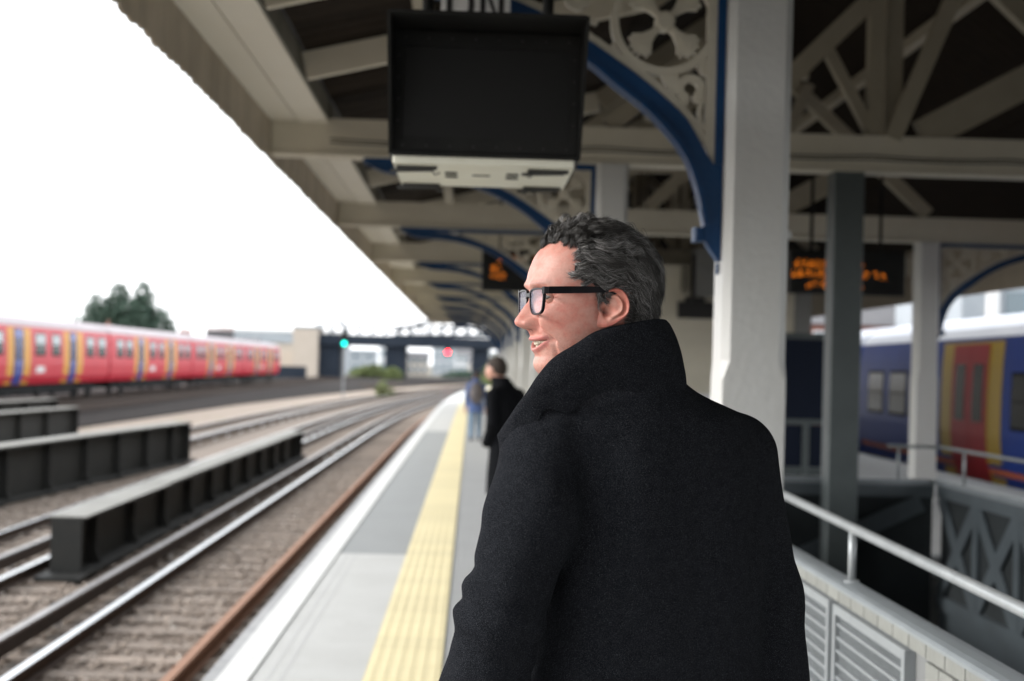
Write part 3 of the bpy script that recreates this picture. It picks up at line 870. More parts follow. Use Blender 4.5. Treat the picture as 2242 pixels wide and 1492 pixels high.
for x in (-.4, 2.5, 4.9):
    MB().box(x-.06, x+.06, Y0C, 50, roofz(x)-.15, roofz(x)-.02).build('purlin', M['shaded_cream'], canopy)

# ---------------------------------------------------------------- columns
def column(label, x, y, z0, h, m, w=.285, group='cream timber columns of the canopy', chamf=True):
    t = thing('canopy_column', label, 'column', (x, y, z0), 0, group)
    a = w/2
    if chamf:
        MB().bevbox(-a, a, -a, a, 0, 1.62-z0, .006).build('base_post', M[m], t)
        sh = MB(); b = .035
        def ring(z, c): return [(-a+c,-a,z),(a-c,-a,z),(a,-a+c,z),(a,a-c,z),(a-c,a,z),(-a+c,a,z),(-a,a-c,z),(-a,-a+c,z)]
        vs = ring(1.62-z0,.006)+ring(1.70-z0,b)+ring(h,b)
        sh.add(vs, [tuple(range(7,-1,-1)), tuple(range(16,24))]+[(r*8+i,r*8+(i+1)%8,(r+1)*8+(i+1)%8,(r+1)*8+i) for r in range(2) for i in range(8)])
        sh.build('shaft', M[m], t)
        MB().lathe([(.018,0),(.022,.012),(.016,.03)], (a, -.04, 2.27-z0), 10, 'x').build('knob', M['lamp_glass'], t)
    else:
        MB().bevbox(-a, a, -a, a, 0, h, .008).build('shaft', M[m], t)
    return t
ordn = ['nearest', 'second', 'third', 'fourth', 'fifth', 'sixth', 'seventh', 'eighth', 'ninth', 'tenth']
c1 = None
for k, y in enumerate(BY[10:]):
    lab = 'large cream timber column with blue bracket right behind the man' if k == 0 else ordn[k] + ' cream column along the platform, counted from the one behind the man'
    if c1 is None:
        c1 = column(lab, 1.235, y, 0, ZB, 'column')
    else:
        dup(c1, (1.20+cx(y), y, 0), lab)
column('dark grey square column standing in the stairwell', 3.325, 12.72, -2.6, ZB+2.6, 'grey_paint', .27, 'grey columns', False)
cw = column('white column on the far side of the stairwell, before the blue train', 6.10, 19.05, 0, ZB, 'column', .29, 'columns on the far side of the platform')
dup(cw, (6.3, 31.8, 0), 'farther white column behind the station building on the right')

cd = thing('conduit', 'thin dark conduit pipe running up the right edge of the near column', 'conduit', (1.395, 6.43, 0))
MB().tube([(0,0,0),(0,0,3.46)], .014, 8).build('pipe', M['gutter'], cd)
for z in (.5, 1.4, 2.3, 3.2):
    MB().box(-.022, .022, -.022, .004, z, z+.03).build('clip', M['gutter_dark'], cd)
cb_ = thing('cable_run', 'black cables clipped along the front of the second tie beam', 'cable', (0, 12.55, 3.52))
for k_, (za, sag) in enumerate(((.05,.012),(.085,.02))):
    pts = []
    for q in range(41):
        x = -1.3+q*.24
        pts.append((x, -.06-.008*k_, za-sag*abs(math.sin(q*PI/5))))
    MB().tube(pts, .007, 6).build('cable', M['gutter_dark'], cb_)
# ---------------------------------------------------------------- cast iron brackets
low = [(-2.05,-.05),(-1.85,-.13),(-1.5,-.155),(-1.25,-.19),(-1.0,-.26),(-.8,-.35),(-.621,-.455),(-.48,-.567),(-.352,-.663),(-.238,-.776),(-.167,-.875),(-.12,-.99),(-.09,-1.106),(-.078,-1.172)]
upp = [(-2.05,-.02),(-1.8,-.045),(-1.44,-.065),(-1.2,-.11),(-1.0,-.175),(-.8,-.255),(-.623,-.354),(-.483,-.446),(-.372,-.522),(-.271,-.602),(-.172,-.691),(-.118,-.773),(-.063,-.871),(-.04,-.90)]
def resamp(p, n):
    p = np.array(p); d = np.r_[0, np.cumsum(np.hypot(*np.diff(p, axis=0).T))]
    # Catmull-Rom style smooth sampling
    t = np.linspace(0, d[-1], n); out = []
    for q in t:
        i = min(max(np.searchsorted(d, q)-1, 0), len(p)-2)
        u = (q-d[i])/(d[i+1]-d[i])
        p0, p1, p2, p3 = p[max(i-1,0)], p[i], p[i+1], p[min(i+2,len(p)-1)]
        out.append(tuple(.5*((2*p1)+(-p0+p2)*u+(2*p0-5*p1+4*p2-p3)*u*u+(-p0+3*p1-3*p2+p3)*u**3)))
    return out
lowS, uppS = resamp(low, 40), resamp(upp, 40)
def arc(cxy, r0, r1, a0, a1, n=24):
    o = [(cxy[0]+r1*math.cos(a0+(a1-a0)*k/n), cxy[1]+r1*math.sin(a0+(a1-a0)*k/n)) for k in range(n+1)]
    i = [(cxy[0]+r0*math.cos(a0+(a1-a0)*k/n), cxy[1]+r0*math.sin(a0+(a1-a0)*k/n)) for k in range(n+1)]
    return o, i
def bracket(label, loc, rz=0, group='blue and cream cast iron brackets'):
    t = thing('canopy_bracket', label, 'bracket', loc, rz, group)
    rib = MB()
    rib.strip(lowS, uppS, -.035, .035)
    fl = [(p[0]+.0, p[1]) for p in lowS]
    nrm = []
    for i, p in enumerate(lowS):
        a, b = np.array(lowS[max(i-1,0)]), np.array(lowS[min(i+1,39)])
        d = (b-a)/np.linalg.norm(b-a); nrm.append((p[0]+d[1]*-.022, p[1]+d[0]*.022))
    rib.strip(lowS, nrm, -.055, .055)
    rib.build('arch_rib', M['blue'], t)
    ft = MB()
    ft.prism([(-.041,-.898),(-.001,-.898),(-.001,-1.33),(-.012,-1.325),(-.05,-1.275),(-.075,-1.235),(-.08,-1.17),(-.095,-1.10),(-.085,-.99)], 'y', -.036, .036)
    ft.bevbox(-.122, -.076, -.045, .045, -1.243, -1.180, .008)
    ft.tube([(-.008,0,-1.335),(-.008,0,-1.385)], .008, 6)
    ft.build('foot', M['blue'], t)
    MB().box(-.038, -.001, -.045, .045, -.897, -.052).build('wall_strip', M['blue'], t)
    MB().box(-2.07, -.001, -.05, .05, -.050, -.001).build('top_strip', M['blue'], t)
    # cream openwork
    fr = MB()
    inner = []
    for i, p in enumerate(uppS):
        a, b = np.array(uppS[max(i-1,0)]), np.array(uppS[min(i+1,39)])
        d = (b-a)/np.linalg.norm(b-a); inner.append((p[0]-d[1]*.034, p[1]+d[0]*.034))
    sel = [i for i in range(40) if -1.25 < uppS[i][0] < -.075]
    fr.strip([uppS[i] for i in sel], [inner[i] for i in sel], -.025, .025)
    fr.prism([(-.080,-.052),(-.0385,-.052),(-.0385,-.895),(-.058,-.86),(-.080,-.80)], 'y', -.027, .027)
    fr.box(-1.2, -.081, -.02, .02, -.075, -.052)
    fr.build('border', M['casting'], t)
    rg = MB()
    rg.strip(*arc((-.272,-.262), .208, .243, 0, 2*PI, 48), -.028, .028)
    rg.build('ring', M['casting'], t)
    for k in range(4):
        a = PI/4 + k*PI/2; ca, sa = math.cos(a), math.sin(a)
        pts = [(.03,-.014),(.07,-.017),(.105,-.030),(.138,-.060),(.146,-.046),(.160,-.060),(.166,-.034),(.184,-.030),(.176,-.010),(.196,0),(.176,.010),(.184,.030),(.166,.034),(.160,.060),(.146,.046),(.138,.060),(.105,.030),(.07,.017),(.03,.014)]
        P = [(-.272+1.04*(u*ca-v*sa), -.262+1.04*(u*sa+v*ca)) for u, v in pts]
        pm = MB().prism(P, 'y', -.02, .02)
        P2 = [(-.272+u*ca-v*sa, -.262+u*sa+v*ca) for u, v in [(.03,-.008),(.13,-.014),(.15,-.03),(.165,0),(.15,.03),(.13,.014),(.03,.008)]]
        pm.prism(P2, 'y', -.030, .030)
        pm.build('petal', M['casting'], t)
    MB().lathe([(.036,-.045),(.044,-.035),(.044,.035),(.036,.045)], (-.272,0,-.262), 20, 'y').build('boss', M['casting'], t)
    for cxy, a0, a1, ext in (((-.150,-.560), -.75, PI+1.0, 1), ((-.665,-.165), PI*.75, PI*2.35, 0), ((-.92,-.115), PI*.7, PI*2.3, 0)):
        s = MB(); r = (.062 if ext else (.058 if cxy[0] > -.8 else .036))
        s.strip(*arc(cxy, r-.032, r+.002, a0, a1, 26), -.022, .022)
        for a in (a0, a1):
            s.lathe([(.022,-.026),(.027,-.02),(.027,.02),(.022,.026)], (cxy[0]+(r-.012)*math.cos(a), 0, cxy[1]+(r-.012)*math.sin(a)), 10, 'y')
        if ext:
            s.strip([(-.105,-.60),(-.118,-.66),(-.112,-.72),(-.075,-.76)], [(-.085,-.60),(-.098,-.66),(-.094,-.71),(-.065,-.74)], -.02, .02)
            s.strip([(-.075,-.765),(-.10,-.785),(-.082,-.81)], [(-.065,-.78),(-.085,-.79),(-.07,-.82)], -.02, .02)
            s.prism([(-.21,-.60),(-.155,-.625),(-.19,-.655)], 'y', -.02, .02)
        s.build('scroll', M['casting'], t)
    wb = MB()
    for pts in ([(-.53,-.40),(-.47,-.425),(-.50,-.36)], [(-.42,-.475),(-.34,-.53),(-.37,-.47)], [(-.29,-.492),(-.205,-.49),(-.20,-.56),(-.225,-.62)], [(-.081,-.36),(-.081,-.50),(-.105,-.49),(-.135,-.44)], [(-.081,-.06),(-.081,-.15),(-.13,-.075)], [(-.52,-.06),(-.46,-.075),(-.545,-.17)]):
        wb.prism(pts, 'y', -.018, .018)
    wb.strip(*arc((-.215,-.64), .028, .044, .6, PI*1.35, 14), -.02, .02)
    wb.strip(*arc((-.60,-.30), .020, .036, PI*.2, PI*1.4, 14), -.02, .02)
    wb.build('web_piece', M['casting'], t)
    return t
br = bracket('nearest blue and cream openwork bracket, behind the black display', (1.090, 6.32, ZB))
for k, y in enumerate(BY[11:]):
    dup(br, (1.055+cx(y), y, ZB), ordn[k+1] + ' blue and cream bracket along the platform, counted from the near one')
dup(br, (6.245, 19.05, ZB), 'bracket reaching right from the white column toward the blue train', PI)

# ---------------------------------------------------------------- hanging monitor
mon = thing('platform_monitor', 'large black hooded monitor, screen off, hanging from the canopy', 'monitor', (.024, 5.2, 2.40))
def hood_mb():
    m = MB(); t_ = .012; W_ = .352
    for s in (-1, 1):
        x0, x1 = sorted((s*W_, s*(W_-t_)))
        m.prism([(-.30,.470),(.02,.490),(.02,.020),(-.005,.015)], 'x', x0, x1)
    m.prism([(-.305,.460),(.02,.482),(.02,.494),(-.305,.472)], 'x', -W_+t_, W_-t_)
    m.prism([(-.012,.010),(.02,.016),(.02,.03),(-.012,.024)], 'x', -W_+t_, W_-t_)
    return m
hood_mb().build('hood', M['black'], mon)
MB().bevbox(-.35, .35, .022, .66, .012, .49, .01).build('casing', M['black'], mon)
bz = MB()
bz.box(-.338, .338, .004, .0215, .030, .082); bz.box(-.338, .338, .004, .0215, .415, .470)
bz.box(-.338, -.305, .004, .0215, .0825, .4145); bz.box(.305, .338, .004, .0215, .0825, .4145)
bz.build('bezel', M['black'], mon)
MB().box(-.3045, .3045, .012, .0215, .083, .414).build('screen', M['screen'], mon)
scr = MB()
for k in range(8):
    x = -.30 + k*.6/7
    for z in (.05, .445): scr.lathe([(.004,-.006),(.003,-.010)], (x, .010, z), 8, 'y')
for z in (.14, .22, .30, .38):
    for x in (-.322, .322): scr.lathe([(.004,-.006),(.003,-.010)], (x, .010, z), 8, 'y')
tag(scr.build('screw', M['gutter_dark'], mon), kind='stuff')
pl = MB().bevbox(-.335, .330, .0, .645, -.016, .010, .004).build('under_plate', M['plate'], mon)
slm = MB()
for x, yv, w in ((-.125,.24,.024),(-.125,.34,.024),(.11,.24,.024),(.11,.34,.024)):
    slm = MB(); slm.bevbox(x-w, x+w, yv-.028, yv+.028, -.0185, -.0155, .008); slm.build('vent_slot', M['slot'], pl)
MB().bevbox(-.045, .025, .275, .30, -.0185, -.0155, .006).build('vent_slot', M['slot'], pl)
for x in (-.25, .24):
    for yv in (.09, .60):
        h = MB()
        h.box(x-.075, x+.075, yv-.02, yv-.005, -.03, -.0165); h.box(x-.078, x+.072, yv+.012, yv+.022, -.026, -.0165)
        h.tube([(x-.10,yv,-.034),(x+.06,yv,-.028)], .006, 6)
        h.tube([(x+.05*(-1 if x<0 else 1)*-1,yv-.01,-.024),(x+.07*(1 if x<0 else -1),yv-.03,-.05),(x+.085*(1 if x<0 else -1),yv-.01,-.038)], .003, 5)
        h.build('latch', M['gutter_dark'], pl)
for x in (-.24, .24):
    MB().tube([(x,.45,.485),(x,.45,1.9)], .022, 10).build('hanger_pole', M['black'], mon)

sg = thing('platform_sign', 'white hanging sign with black letters DN above the monitor', 'sign', (-.027, 6.17, 3.03))
MB().bevbox(-.150, .150, -.012, .012, 0, .40, .003).build('sign_board', M['white_paint'], sg)
MB().box(-.155, .155, -.016, .016, .40, .44).build('top_channel', M['gutter'], sg)
def letter_prism(name, polys):
    m = MB()
    for p in polys: m.prism(p, 'y', -.0155, -.0118)
    m.build(name, M['slot'], sg)
def ringpoly(c, rx, rz, w, a0, a1, n=14):
    o = [(c[0]+rx*math.cos(a0+(a1-a0)*k/n), c[1]+rz*math.sin(a0+(a1-a0)*k/n)) for k in range(n+1)]
    i = [(c[0]+(rx-w)*math.cos(a0+(a1-a0)*k/n), c[1]+(rz-w)*math.sin(a0+(a1-a0)*k/n)) for k in range(n+1)]
    return [[o[k], o[k+1], i[k+1], i[k]] for k in range(n)]
zb_, zt_ = .088, .285
letter_prism('letter_d', [[(-.128,zb_),(-.102,zb_),(-.102,zt_),(-.128,zt_)], [(-.102,zb_),(-.075,zb_),(-.075,zb_+.024),(-.102,zb_+.024)], [(-.102,zt_-.024),(-.075,zt_-.024),(-.075,zt_),(-.102,zt_)]] + ringpoly((-.075,(zb_+zt_)/2), .068, (zt_-zb_)/2, .025, -PI/2, PI/2))
letter_prism('letter_n', [[(.018,zb_),(.042,zb_),(.042,zt_),(.018,zt_)], [(.098,zb_),(.122,zb_),(.122,zt_),(.098,zt_)], [(.042,zt_),(.042,zt_-.045),(.098,zb_),(.098,zb_+.045)]])

# ---------------------------------------------------------------- amber departure boards
def led_board(label, loc, w, h, rows, rz=0):
    t = thing('departure_board', label, 'display', loc, rz, 'amber departure boards')
    MB().bevbox(-w/2, w/2, 0, .22, 0, h, .02).build('casing', M['black'], t)
    for x in (-w*.3, w*.3):
        MB().tube([(x,.11,h),(x,.11,h+1.0)], .02, 8).build('hanger_pole', M['black'], t)
    for (z, segs, ch) in rows:
        m = MB(); p = ch/7.0
        for a, b in segs:
            x = a
            while x + 5*p <= b + 1e-6:
                for i in range(5):
                    for j in range(7):
                        if random.random() < .34:
                            m.add([(x+i*p,-.004,z+j*p),(x+i*p+p*.62,-.004,z+j*p),(x+i*p+p*.62,-.004,z+j*p+p*.62),(x+i*p,-.004,z+j*p+p*.62)], [(0,1,2,3)])
                x += 6.3*p
        if m.v: m.build('amber_row', M['amber'], t, fix=False)
    return t
led_board('wide amber departure board hanging right of the grey column', (4.28, 16.2, 2.58), 1.34, .50,
          [(.30, [(-.62,-.16),(.13,.26)], .09), (.18, [(-.65,-.10),(.10,.27),(.30,.52)], .09), (.06, [(-.48,-.12),(.12,.22)], .09)])
led_board('amber departure board hanging under the canopy behind the brackets', (.75, 20.6, 2.74), 1.3, .60,
          [(.42, [(-.42,-.02),(.1,.5)], .09), (.28, [(-.52,-.36),(-.10,.4)], .09), (.17, [(-.52,-.22),(0,.45)], .09)])

# ---------------------------------------------------------------- parapet of the stairwell beside the man
def parapet(label, y0, y1, panels):
    t = thing('stairwell_parapet', label, 'parapet wall', (1.31, y0, 0), 0, 'stairwell parapet walls')
    L = y1-y0
    MB().box(-.072, .0, 0, L, 0, .944).build('core', M['mortar'], t)
    cp = [(-.095,.946),(.004,.946),(.004,.956),(-.012,.966),(-.040,.970),(-.070,.968),(-.088,.963),(-.095,.956)]
    MB().prism(cp, 'y', 0, L).build('coping', M['coping'], t)
    # tile courses, each tile its own piece
    tl = MB().box(-.088, -.0725, .003, .147, .905, .944).mesh('band_tile', M['tile'])
    yy = 0
    while yy + .15 <= L:
        o = link('band_tile', tl, t); o.location = (0, yy, 0); yy += .15
    for (a, b, kind) in panels:
        if kind == 'tile':
            tb_ = MB().box(-.086, -.0725, .003, .107, .004, .221).mesh('tile', M['tile'])
            yy = a
            while yy + .11 <= b:
                for r_ in range(4):
                    o = link('tile', tb_, t); o.location = (0, yy, r_*.225); 
                yy += .11
        else:
            g = MB()
            g.box(-.105, -.0735, a, a+.03, .0, .90); g.box(-.105, -.0735, b-.03, b, .0, .90)
            g.box(-.105, -.0735, a+.031, b-.031, .87, .90); g.box(-.105, -.0735, a+.031, b-.031, 0, .03)
            fr = g.build('grille_frame', M['grey_light'], t)
            MB().box(-.078, -.0735, a+.031, b-.031, .031, .869).build('backing', M['well'], fr)
            sl = MB().box(-.100, -.085, a+.032, b-.032, 0, .009).mesh('slat', M['grey_light'])
            z = .06
            while z < .86:
                o = link('slat', sl, fr); o.location = (0, 0, z); z += .043
            w = MB(); yy = a+.04
            while yy < b-.035:
                w.box(-.090, -.0865, yy, yy+.003, .031, .869); yy += .011
            tag(w.build('wire', M['grey_light'], fr, fix=False), kind='stuff')
    return t
parapet('pale tiled stairwell parapet with grey grille panels right of the man', .9, 6.185,
        [(.0,2.96,'tile'),(2.98,3.755,'grille'),(3.81,4.58,'grille'),(4.60,5.26,'grille')])
parapet('far stairwell parapet beyond the large cream column', 6.50, 12.9, [(0.02,6.3,'tile')])
def handrail(label, pts, posts, zb, r=.017):
    t = thing('handrail', label, 'handrail', pts[0], 0, 'tubular handrails')
    o = Vector(pts[0])
    MB().tube([Vector(p)-o for p in pts], r, 12).build('rail', M['steel_rail'], t, smooth=True)
    for x, y in posts:
        zt = o.z if len(pts) > 2 else pts[0][2]+(pts[1][2]-pts[0][2])*(y-pts[0][1])/(pts[1][1]-pts[0][1])
        MB().tube([(x-o.x,y-o.y,zb-o.z),(x-o.x,y-o.y,zt-o.z-r*.4)], .013, 10).build('post', M['steel_rail'], t, smooth=True)
        MB().lathe([(.026,0),(.026,.006)], (x-o.x,y-o.y,zb-o.z), 12).build('flange', M['steel_rail'], t)
    return t
handrail('galvanised tube handrail on the parapet right of the man', [(1.272,.9,1.092),(1.272,6.15,1.166)], [(1.272,1.2),(1.272,3.0),(1.272,4.68)], .968)
handrail('grey handrail on the lattice wall across the stairwell', [(3.85,13.03,1.01),(4.35,13.03,1.01),(4.35,2,1.01)], [(4.35,12.42),(4.35,10.4),(4.35,8.4),(4.35,6.4),(3.95,13.03)], .705)

# ---------------------------------------------------------------- stairwell
sw = thing('stairwell', 'dark stairwell going down between the parapet and the lattice wall', 'stairwell', (1.42, 0, -2.6))
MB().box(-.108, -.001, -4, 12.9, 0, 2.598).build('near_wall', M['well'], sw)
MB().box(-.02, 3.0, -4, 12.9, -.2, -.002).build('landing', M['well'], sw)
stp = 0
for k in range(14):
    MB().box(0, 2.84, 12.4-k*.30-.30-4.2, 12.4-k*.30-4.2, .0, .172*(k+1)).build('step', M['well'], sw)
lw = thing('lattice_wall', 'blue grey lattice girder wall on the far side of the stairwell', 'lattice wall', (4.35, -4, -2.6))
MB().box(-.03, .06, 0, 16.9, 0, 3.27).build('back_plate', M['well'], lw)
MB().box(-.085, .075, 0, 16.95, 3.272, 3.32).build('top_chord', M['coping'], lw)
MB().box(-.075, -.031, 0, 16.9, 3.16, 3.271).build('upper_rail', M['well_panel'], lw)
MB().box(-.075, -.031, 0, 16.9, 2.16, 2.28).build('lower_rail', M['well_panel'], lw)
MB().box(-.034, -.0305, 0, 16.9, 1.2, 2.159).build('lower_panel', M['well_panel'], lw)
for k in range(18):
    y = 16.85 - .92*k
    if y < 1: break
    MB().beam((-.055,y,3.17),(-.055,y-.92,2.27), .022, .15, (1,0,0)).build('lattice_bar', M['well_panel'], lw)
    MB().beam((-.050,y-.92,3.17),(-.050,y,2.27), .030, .15, (1,0,0)).build('lattice_bar', M['well_panel'], lw)
    MB().box(-.07, -.031, y-.98, y-.86, 2.281, 3.159).build('lattice_post', M['well_panel'], lw)
ew = thing('stairwell_end_wall', 'dark end wall of the stairwell with diagonal braces behind the grey column', 'wall', (2.9, 12.98, -2.6))
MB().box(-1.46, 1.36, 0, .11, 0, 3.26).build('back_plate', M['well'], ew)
MB().box(-1.46, 1.36, -.05, .13, 3.262, 3.31).build('top_chord', M['coping'], ew)
MB().box(-1.46, 1.36, -.04, -.002, 3.15, 3.261).build('upper_rail', M['well_panel'], ew)
for a, b in (((-1.3,1.9),(1.25,3.1)),((-1.3,3.1),(1.25,1.9))):
    MB().beam((a[0],-.02,a[1]),(b[0],-.02,b[1]), .03, .16, (0,1,0)).build('brace', M['well_panel'], ew)

# ---------------------------------------------------------------- station building on the platform
sb = thing('station_building', 'cream weatherboarded station building in the middle of the platform', 'building', (3.85, 24, 0))
WX0, WX1 = -1.75, 1.85
MB().box(WX0, WX1, .03, 22, 0, 3.46).build('wall', M['cream'], sb)
wbm = MB().add([(WX0,.0295,0),(WX1,.0295,0),(WX1,.0295,.158),(WX0,.0295,.158),(WX0,-.004,0),(WX1,-.004,0),(WX1,.016,.158),(WX0,.016,.158)],
               [(0,3,2,1),(4,5,6,7),(0,1,5,4),(1,2,6,5),(2,3,7,6),(3,0,4,7)]).mesh('weatherboard', M['cream'])
for k in range(12):
    o = link('weatherboard', wbm, sb); o.location = (0, 0, 1.28+k*.16)
MB().box(WX0-.02, WX1+.02, -.03, .028, 1.10, 1.27).build('dado_rail', M['white_paint'], sb)
MB().box(WX0, WX1, -.01, .028, 0, 1.098).build('dado', M['wall_grey'], sb)
MB().box(WX0-.02, WX1+.02, -.05, .028, 3.22, 3.44).build('frieze', M['cream'], sb)
MB().box(WX1-.26, WX1+.03, -.035, .028, 1.271, 3.219).build('corner_board', M['wall_grey'], sb)
MB().box(WX0-.03, WX0+.14, -.035, .028, 1.271, 3.219).build('corner_board', M['cream'], sb)
bs = thing('wall_sign', 'small black sign on the cream station wall behind the man', 'sign', (3.78, 23.9, 2.54))
MB().bevbox(-.34, .34, 0, .05, 0, .28, .01).build('sign_board', M['dark_box'], bs)
MB().bevbox(-.22, .12, 0, .05, .282, .36, .01).build('sign_top', M['dark_box'], bs)
bb = thing('wall_cabinet', 'dark grey cabinet high on the cream wall above the black sign', 'cabinet', (3.93, 23.75, 2.92))
MB().bevbox(-.26, .3, 0, .22, 0, .78, .02).build('casing', M['wall_grey'], bb)
MB().box(-.27, -.23, -.01, .20, -.1, .70).build('edge_trim', M['dark_box'], bb)
cl = thing('wall_corbel', 'dark scrolled corbel at the top of the cream wall', 'corbel', (3.55, 23.9, 2.9))
MB().prism([(-.07,1.0-.45),(.07,1.0-.45),(.07,.15),(.03,.05),(-.03,.05),(-.07,.15)], 'y', -.1, .06).build('scroll', M['gutter'], cl)
nb = thing('noticeboard', 'tall navy panelled noticeboard in a grey frame behind the stairwell', 'noticeboard', (3.50, 14.2, 0))
MB().box(-.45, .20, -.02, .05, 1.20, 2.0).build('poster_panel', M['noticeboard'], nb)
for x in (-.46, -.14, .21):
    MB().box(x-.035, x+.035, -.03, .06, 0, 1.995 if x != -.14 else 1.14).build('frame_post', M['grey_paint'], nb)
MB().box(-.42, .17, -.03, .06, 1.145, 1.199).build('frame_rail', M['grey_paint'], nb)
MB().box(-.42, .17, -.03, .06, 2.001, 2.06).build('frame_rail', M['grey_paint'], nb)
for x in (-.42, -.10):
    MB().box(x, x+.24, -.01, .04, .72, 1.14).build('lower_panel', M['noticeboard'], nb)
MB().box(-.42, .17, -.01, .04, .1, .715).build('skirting_panel', M['grey_paint'], nb)

# ================================================================ PEOPLE
def lattice_noise(p, scale, seed):
    r = np.random.default_rng(seed).random((32,32,32))
    q = p*scale; i = np.floor(q).astype(int); f = q-i; f = f*f*(3-2*f)
    def g(a,b,c): return r[(i[...,0]+a)%32,(i[...,1]+b)%32,(i[...,2]+c)%32]
    x0 = g(0,0,0)*(1-f[...,0])+g(1,0,0)*f[...,0]; x1 = g(0,1,0)*(1-f[...,0])+g(1,1,0)*f[...,0]
    x2 = g(0,0,1)*(1-f[...,0])+g(1,0,1)*f[...,0]; x3 = g(0,1,1)*(1-f[...,0])+g(1,1,1)*f[...,0]
    y0 = x0*(1-f[...,1])+x1*f[...,1]; y1 = x2*(1-f[...,1])+x3*f[...,1]
    return (y0*(1-f[...,2])+y1*f[...,2])*2-1

def surface_nets(d, o, h):
    s = d < 0
    nx, ny, nz = d.shape
    cn = [(a,b,c) for a in (0,1) for b in (0,1) for c in (0,1)]
    cnt = np.zeros((nx-1,ny-1,nz-1), np.int8)
    for a,b,c in cn: cnt += s[a:nx-1+a, b:ny-1+b, c:nz-1+c]
    act = (cnt > 0) & (cnt < 8)
    idx = np.argwhere(act)
    vid = -np.ones(act.shape, np.int64); vid[act] = np.arange(len(idx))
    acc = np.zeros((len(idx),3)); num = np.zeros(len(idx))
    I = idx.T
    vals = {c: d[I[0]+c[0], I[1]+c[1], I[2]+c[2]] for c in cn}
    for c in cn:
        for ax in range(3):
            if c[ax]: continue
            e = list(c); e[ax] = 1; e = tuple(e)
            a, b = vals[c], vals[e]
            m = (a < 0) != (b < 0)
            t = np.where(m, a/np.where(m, a-b, 1), 0)
            p = np.tile(np.array(c, float), (len(idx),1)); p[:,ax] += t
            acc += p*m[:,None]; num += m
    v = (idx + acc/num[:,None])*h + o
    F = []
    for ax in range(3):
        u, w = (ax+1)%3, (ax+2)%3
        sl0 = [slice(None)]*3; sl1 = [slice(None)]*3
        sl0[ax] = slice(0,-1); sl1[ax] = slice(1,None)
        cr = s[tuple(sl0)] != s[tuple(sl1)]
        e = np.argwhere(cr)
        ok = (e[:,u] > 0) & (e[:,w] > 0) & (e[:,u] < d.shape[u]-1) & (e[:,w] < d.shape[w]-1)
        e = e[ok]
        def cell(du, dw):
            q = e.copy(); q[:,u] -= du; q[:,w] -= dw
            return vid[q[:,0], q[:,1], q[:,2]]
        a, b, c2, d2 = cell(1,1), cell(0,1), cell(0,0), cell(1,0)
        flip = s[e[:,0], e[:,1], e[:,2]]
        q = np.where(flip[:,None], np.stack([a,b,c2,d2],1), np.stack([d2,c2,b,a],1))
        F.append(q)
    F = np.concatenate(F)
    return v, F[(F >= 0).all(1)]

def smin(a, b, k):
    h = np.clip(.5+.5*(b-a)/k, 0, 1)
    return b*(1-h)+a*h-k*h*(1-h)
def cap(p, a, b, ra, rb):
    a, b = np.array(a), np.array(b); ba = b-a
    t = np.clip(((p-a)@ba)/(ba@ba), 0, 1)
    return np.linalg.norm(p-a-t[...,None]*ba, axis=-1)-(ra+(rb-ra)*t)
def ell(p, c, r, yaw=0.0):
    q = p-np.array(c); cs, sn = math.cos(yaw), math.sin(yaw)
    x = q[...,0]*cs+q[...,1]*sn; y = -q[...,0]*sn+q[...,1]*cs
    k = np.sqrt((x/r[0])**2+(y/r[1])**2+(q[...,2]/r[2])**2)
    return (k-1)*min(r)
def loft(p, rows, yaw, n=2.0):
    # stacked ellipses: rows of z, centre x, centre y, half width, half depth
    R_ = np.array(rows)[np.argsort([r[0] for r in rows])]
    z = p[...,2]
    g = lambda k: np.interp(z, R_[:,0], R_[:,k])
    x0, y0 = p[...,0]-g(1), p[...,1]-g(2)
    cs, sn = math.cos(yaw), math.sin(yaw)
    x = x0*cs+y0*sn; y = -x0*sn+y0*cs
    a, b = g(3), g(4)
    k = (np.abs(x/a)**n+np.abs(y/b)**n)**(1/n)
    d = (k-1)*np.minimum(a, b)
    return np.maximum(d, np.maximum(z-R_[-1,0], R_[0,0]-z))
def grid(lo, hi, h):
    ax = [np.arange(lo[i], hi[i]+h, h) for i in range(3)]
    return np.stack(np.meshgrid(*ax, indexing='ij'), -1), np.array(lo)

